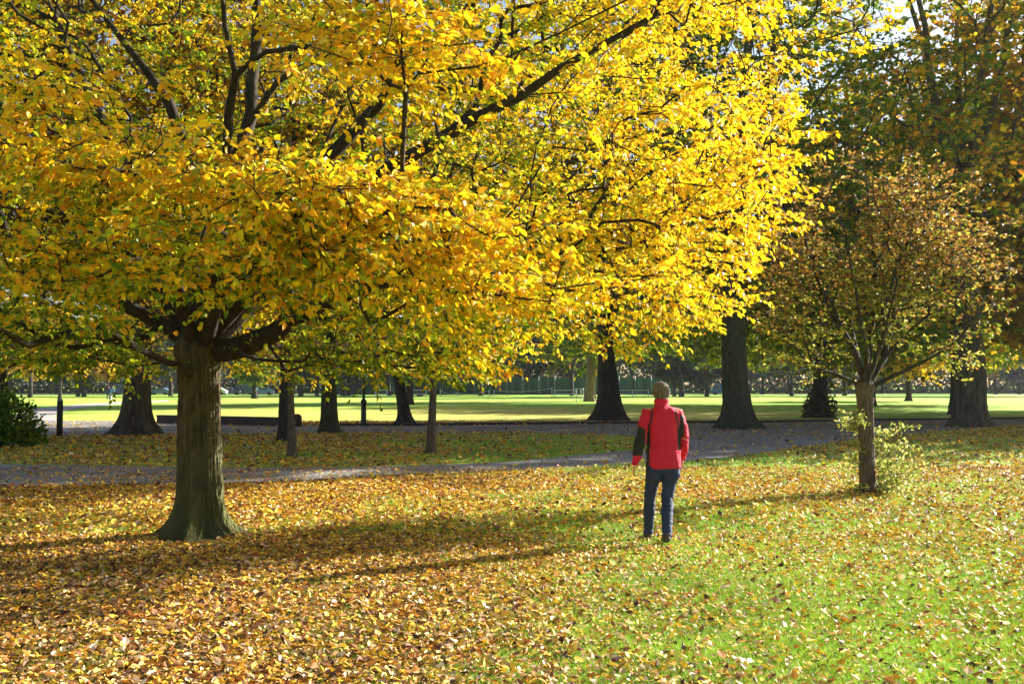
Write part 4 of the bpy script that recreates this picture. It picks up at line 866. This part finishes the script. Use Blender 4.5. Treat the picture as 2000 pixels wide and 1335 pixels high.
def far_person(px, Y, top, trou, label, seed):
    r = empty('person', (ax(px, Y), Y, 0)); tag(r, label, 'person'); b = MB(); sk = simple('skin', lin(200, 150, 125), .6)
    b.tube([(0, 0, .8), (0, 0, 1.0), (0, 0, 1.35), (0, 0, 1.45), (0, 0, 1.50)], [.13, .13, .17, .10, .05], 12, ry=[.09, .09, .10, .07, .05], xh=(1, 0, 0)); b.tube([(0, 0, 1.45), (0, 0, 1.56)], .05, 10)
    b.tube([(0, .02, 1.52), (0, .02, 1.58), (0, .01, 1.68), (0, 0, 1.75)], [.05, .07, .08, .02], 12)
    for s in (-1, 1):
        b.tube([(s * .17, 0, 1.4), (s * .22, -.02, 1.12), (s * .23, .08 * s, .85), (s * .23, .1 * s, .76)], [.05, .04, .03, .02], 8); b.tube([(s * .09, 0, .88), (s * .09, .12 * s, .48), (s * .08, .16 * s, .05)], [.08, .055, .04], 10)
        b.tube([(s * .08, .13 * s, .04), (s * .08, .13 * s + .18, .035)], [.04, .03], 8)
    blob('body', b, .02, [sk], r, 2); b = MB()
    b.tube([(0, 0, .82), (0, 0, 1.0), (0, 0, 1.35), (0, 0, 1.45), (0, 0, 1.5)], [.17, .16, .20, .13, .07], 12, ry=[.12, .12, .13, .09, .07], xh=(1, 0, 0))
    for s in (-1, 1): b.tube([(s * .15, 0, 1.42), (s * .22, -.02, 1.12), (s * .23, .08 * s, .86)], [.065, .055, .045], 8)
    blob('jacket', b, .02, [simple('jacket_cloth', top, .8)], r, 2); b = MB()
    for s in (-1, 1): b.tube([(s * .08, 0, .95), (s * .09, .12 * s, .48), (s * .08, .16 * s, .08)], [.105, .075, .06], 10)
    blob('trousers', b, .02, [simple('trouser_cloth', trou, .8)], r, 2)
    b = MB(); b.tube([(0, -.01, 1.60), (0, -.01, 1.68), (0, -.005, 1.76), (0, 0, 1.78)], [.07, .088, .06, .01], 12); b.build('hair', simple('dark_hair', (.05, .035, .025), .8), r)
far_person(213, 118, (.03, .03, .12), (.03, .03, .05), 'tiny distant walker in dark clothes, left one of the two on the side path', 1)
far_person(220.5, 108, (.10, .22, .50), (.75, .74, .70), 'tiny distant walker in blue top and white trousers on the side path', 2)

# ------------------------------------------------------------------ far trees
def far_variants():
    out = []
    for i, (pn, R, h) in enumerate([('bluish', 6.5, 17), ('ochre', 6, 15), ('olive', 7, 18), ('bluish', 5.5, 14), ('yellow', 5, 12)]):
        rt = park_tree('distant_tree', 'distant tree in the row closing the far side of the lawn', 'tree', 0, 0, .38, pn, 2.6, h, R, (0, 0), 60, 7, 4, .75, 70 + i, 3.5, flare=1.3, loc=(0, 0, 0), k=12, group='distant trees in the row beyond the far lawn', spd=1.3)
        out.append(rt)
    return out
FV = far_variants(); rng = np.random.default_rng(17); used = set()
spots = []
for x in np.arange(-150, 150, 8.5): spots.append((x + rng.normal(0, 1.5), 226 + rng.normal(0, 5), int(rng.choice([0, 2, 3, 1, 0]))))
for x in np.arange(-92, 96, 17.0): spots.append((x + rng.normal(0, 3), 176 + rng.normal(0, 4), int(rng.choice([0, 2, 3, 0]))))
for px, Y, v in [(60, 150, 1), (165, 160, 4), (250, 170, 1), (20, 175, 4), (588, 168, 1), (672, 178, 2), (682, 186, 3), (1330, 160, 0), (1380, 172, 3), (1545, 180, 2), (820, 172, 4)]: spots.append((ax(px, Y), Y, v))
for x, y, v in spots:
    o = FV[v] if v not in used else copy_tree(FV[v]); used.add(v)
    s = rng.uniform(.85, 1.2); o.location = (x, y, 0); o.scale = (s, s, s * rng.uniform(.9, 1.1)); o.rotation_euler = (0, 0, rng.uniform(0, 6.28))
for v in range(5):
    if v not in used: FV[v].location = (ax(700 + v * 60, 180), 190, 0)
def far_wood():
    rng = np.random.default_rng(33); n = 90000; x = rng.uniform(-210, 210, n); y = rng.uniform(244, 256, n); top = 9 + 9 * fbm(x * .06 + 10, x * 0 + 3); z = rng.uniform(0, 1, n) ** 1.7 * top
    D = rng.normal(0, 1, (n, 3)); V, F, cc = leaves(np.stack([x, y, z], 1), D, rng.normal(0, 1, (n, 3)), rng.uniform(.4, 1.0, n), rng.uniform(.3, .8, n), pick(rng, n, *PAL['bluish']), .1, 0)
    tag(link('far_wood', np_mesh('far_wood', V, F, None, [leafmat('far_wood_leaf', .15, .9, (1, 1, .8), .05)], cc)), 'dense dark wood closing the view behind the far lawn', 'wood', kind='stuff')
far_wood()
hz = MB(); hz.box(-260, 260, -30, 275, -1.0, 32); hm, ht, hn, hl, hbs = newmat('haze_air'); hn.remove(hbs)
pv = hn.new('ShaderNodeVolumePrincipled'); pv.inputs['Color'].default_value = (.85, .92, 1, 1); pv.inputs['Density'].default_value = .00015; pv.inputs['Anisotropy'].default_value = .3
hl.new(pv.outputs[0], hn['Material Output'].inputs['Volume']); ho = hz.build('haze', hm, sm=False); tag(ho, 'faint bluish autumn haze over the park', 'haze', kind='stuff')
print('done')
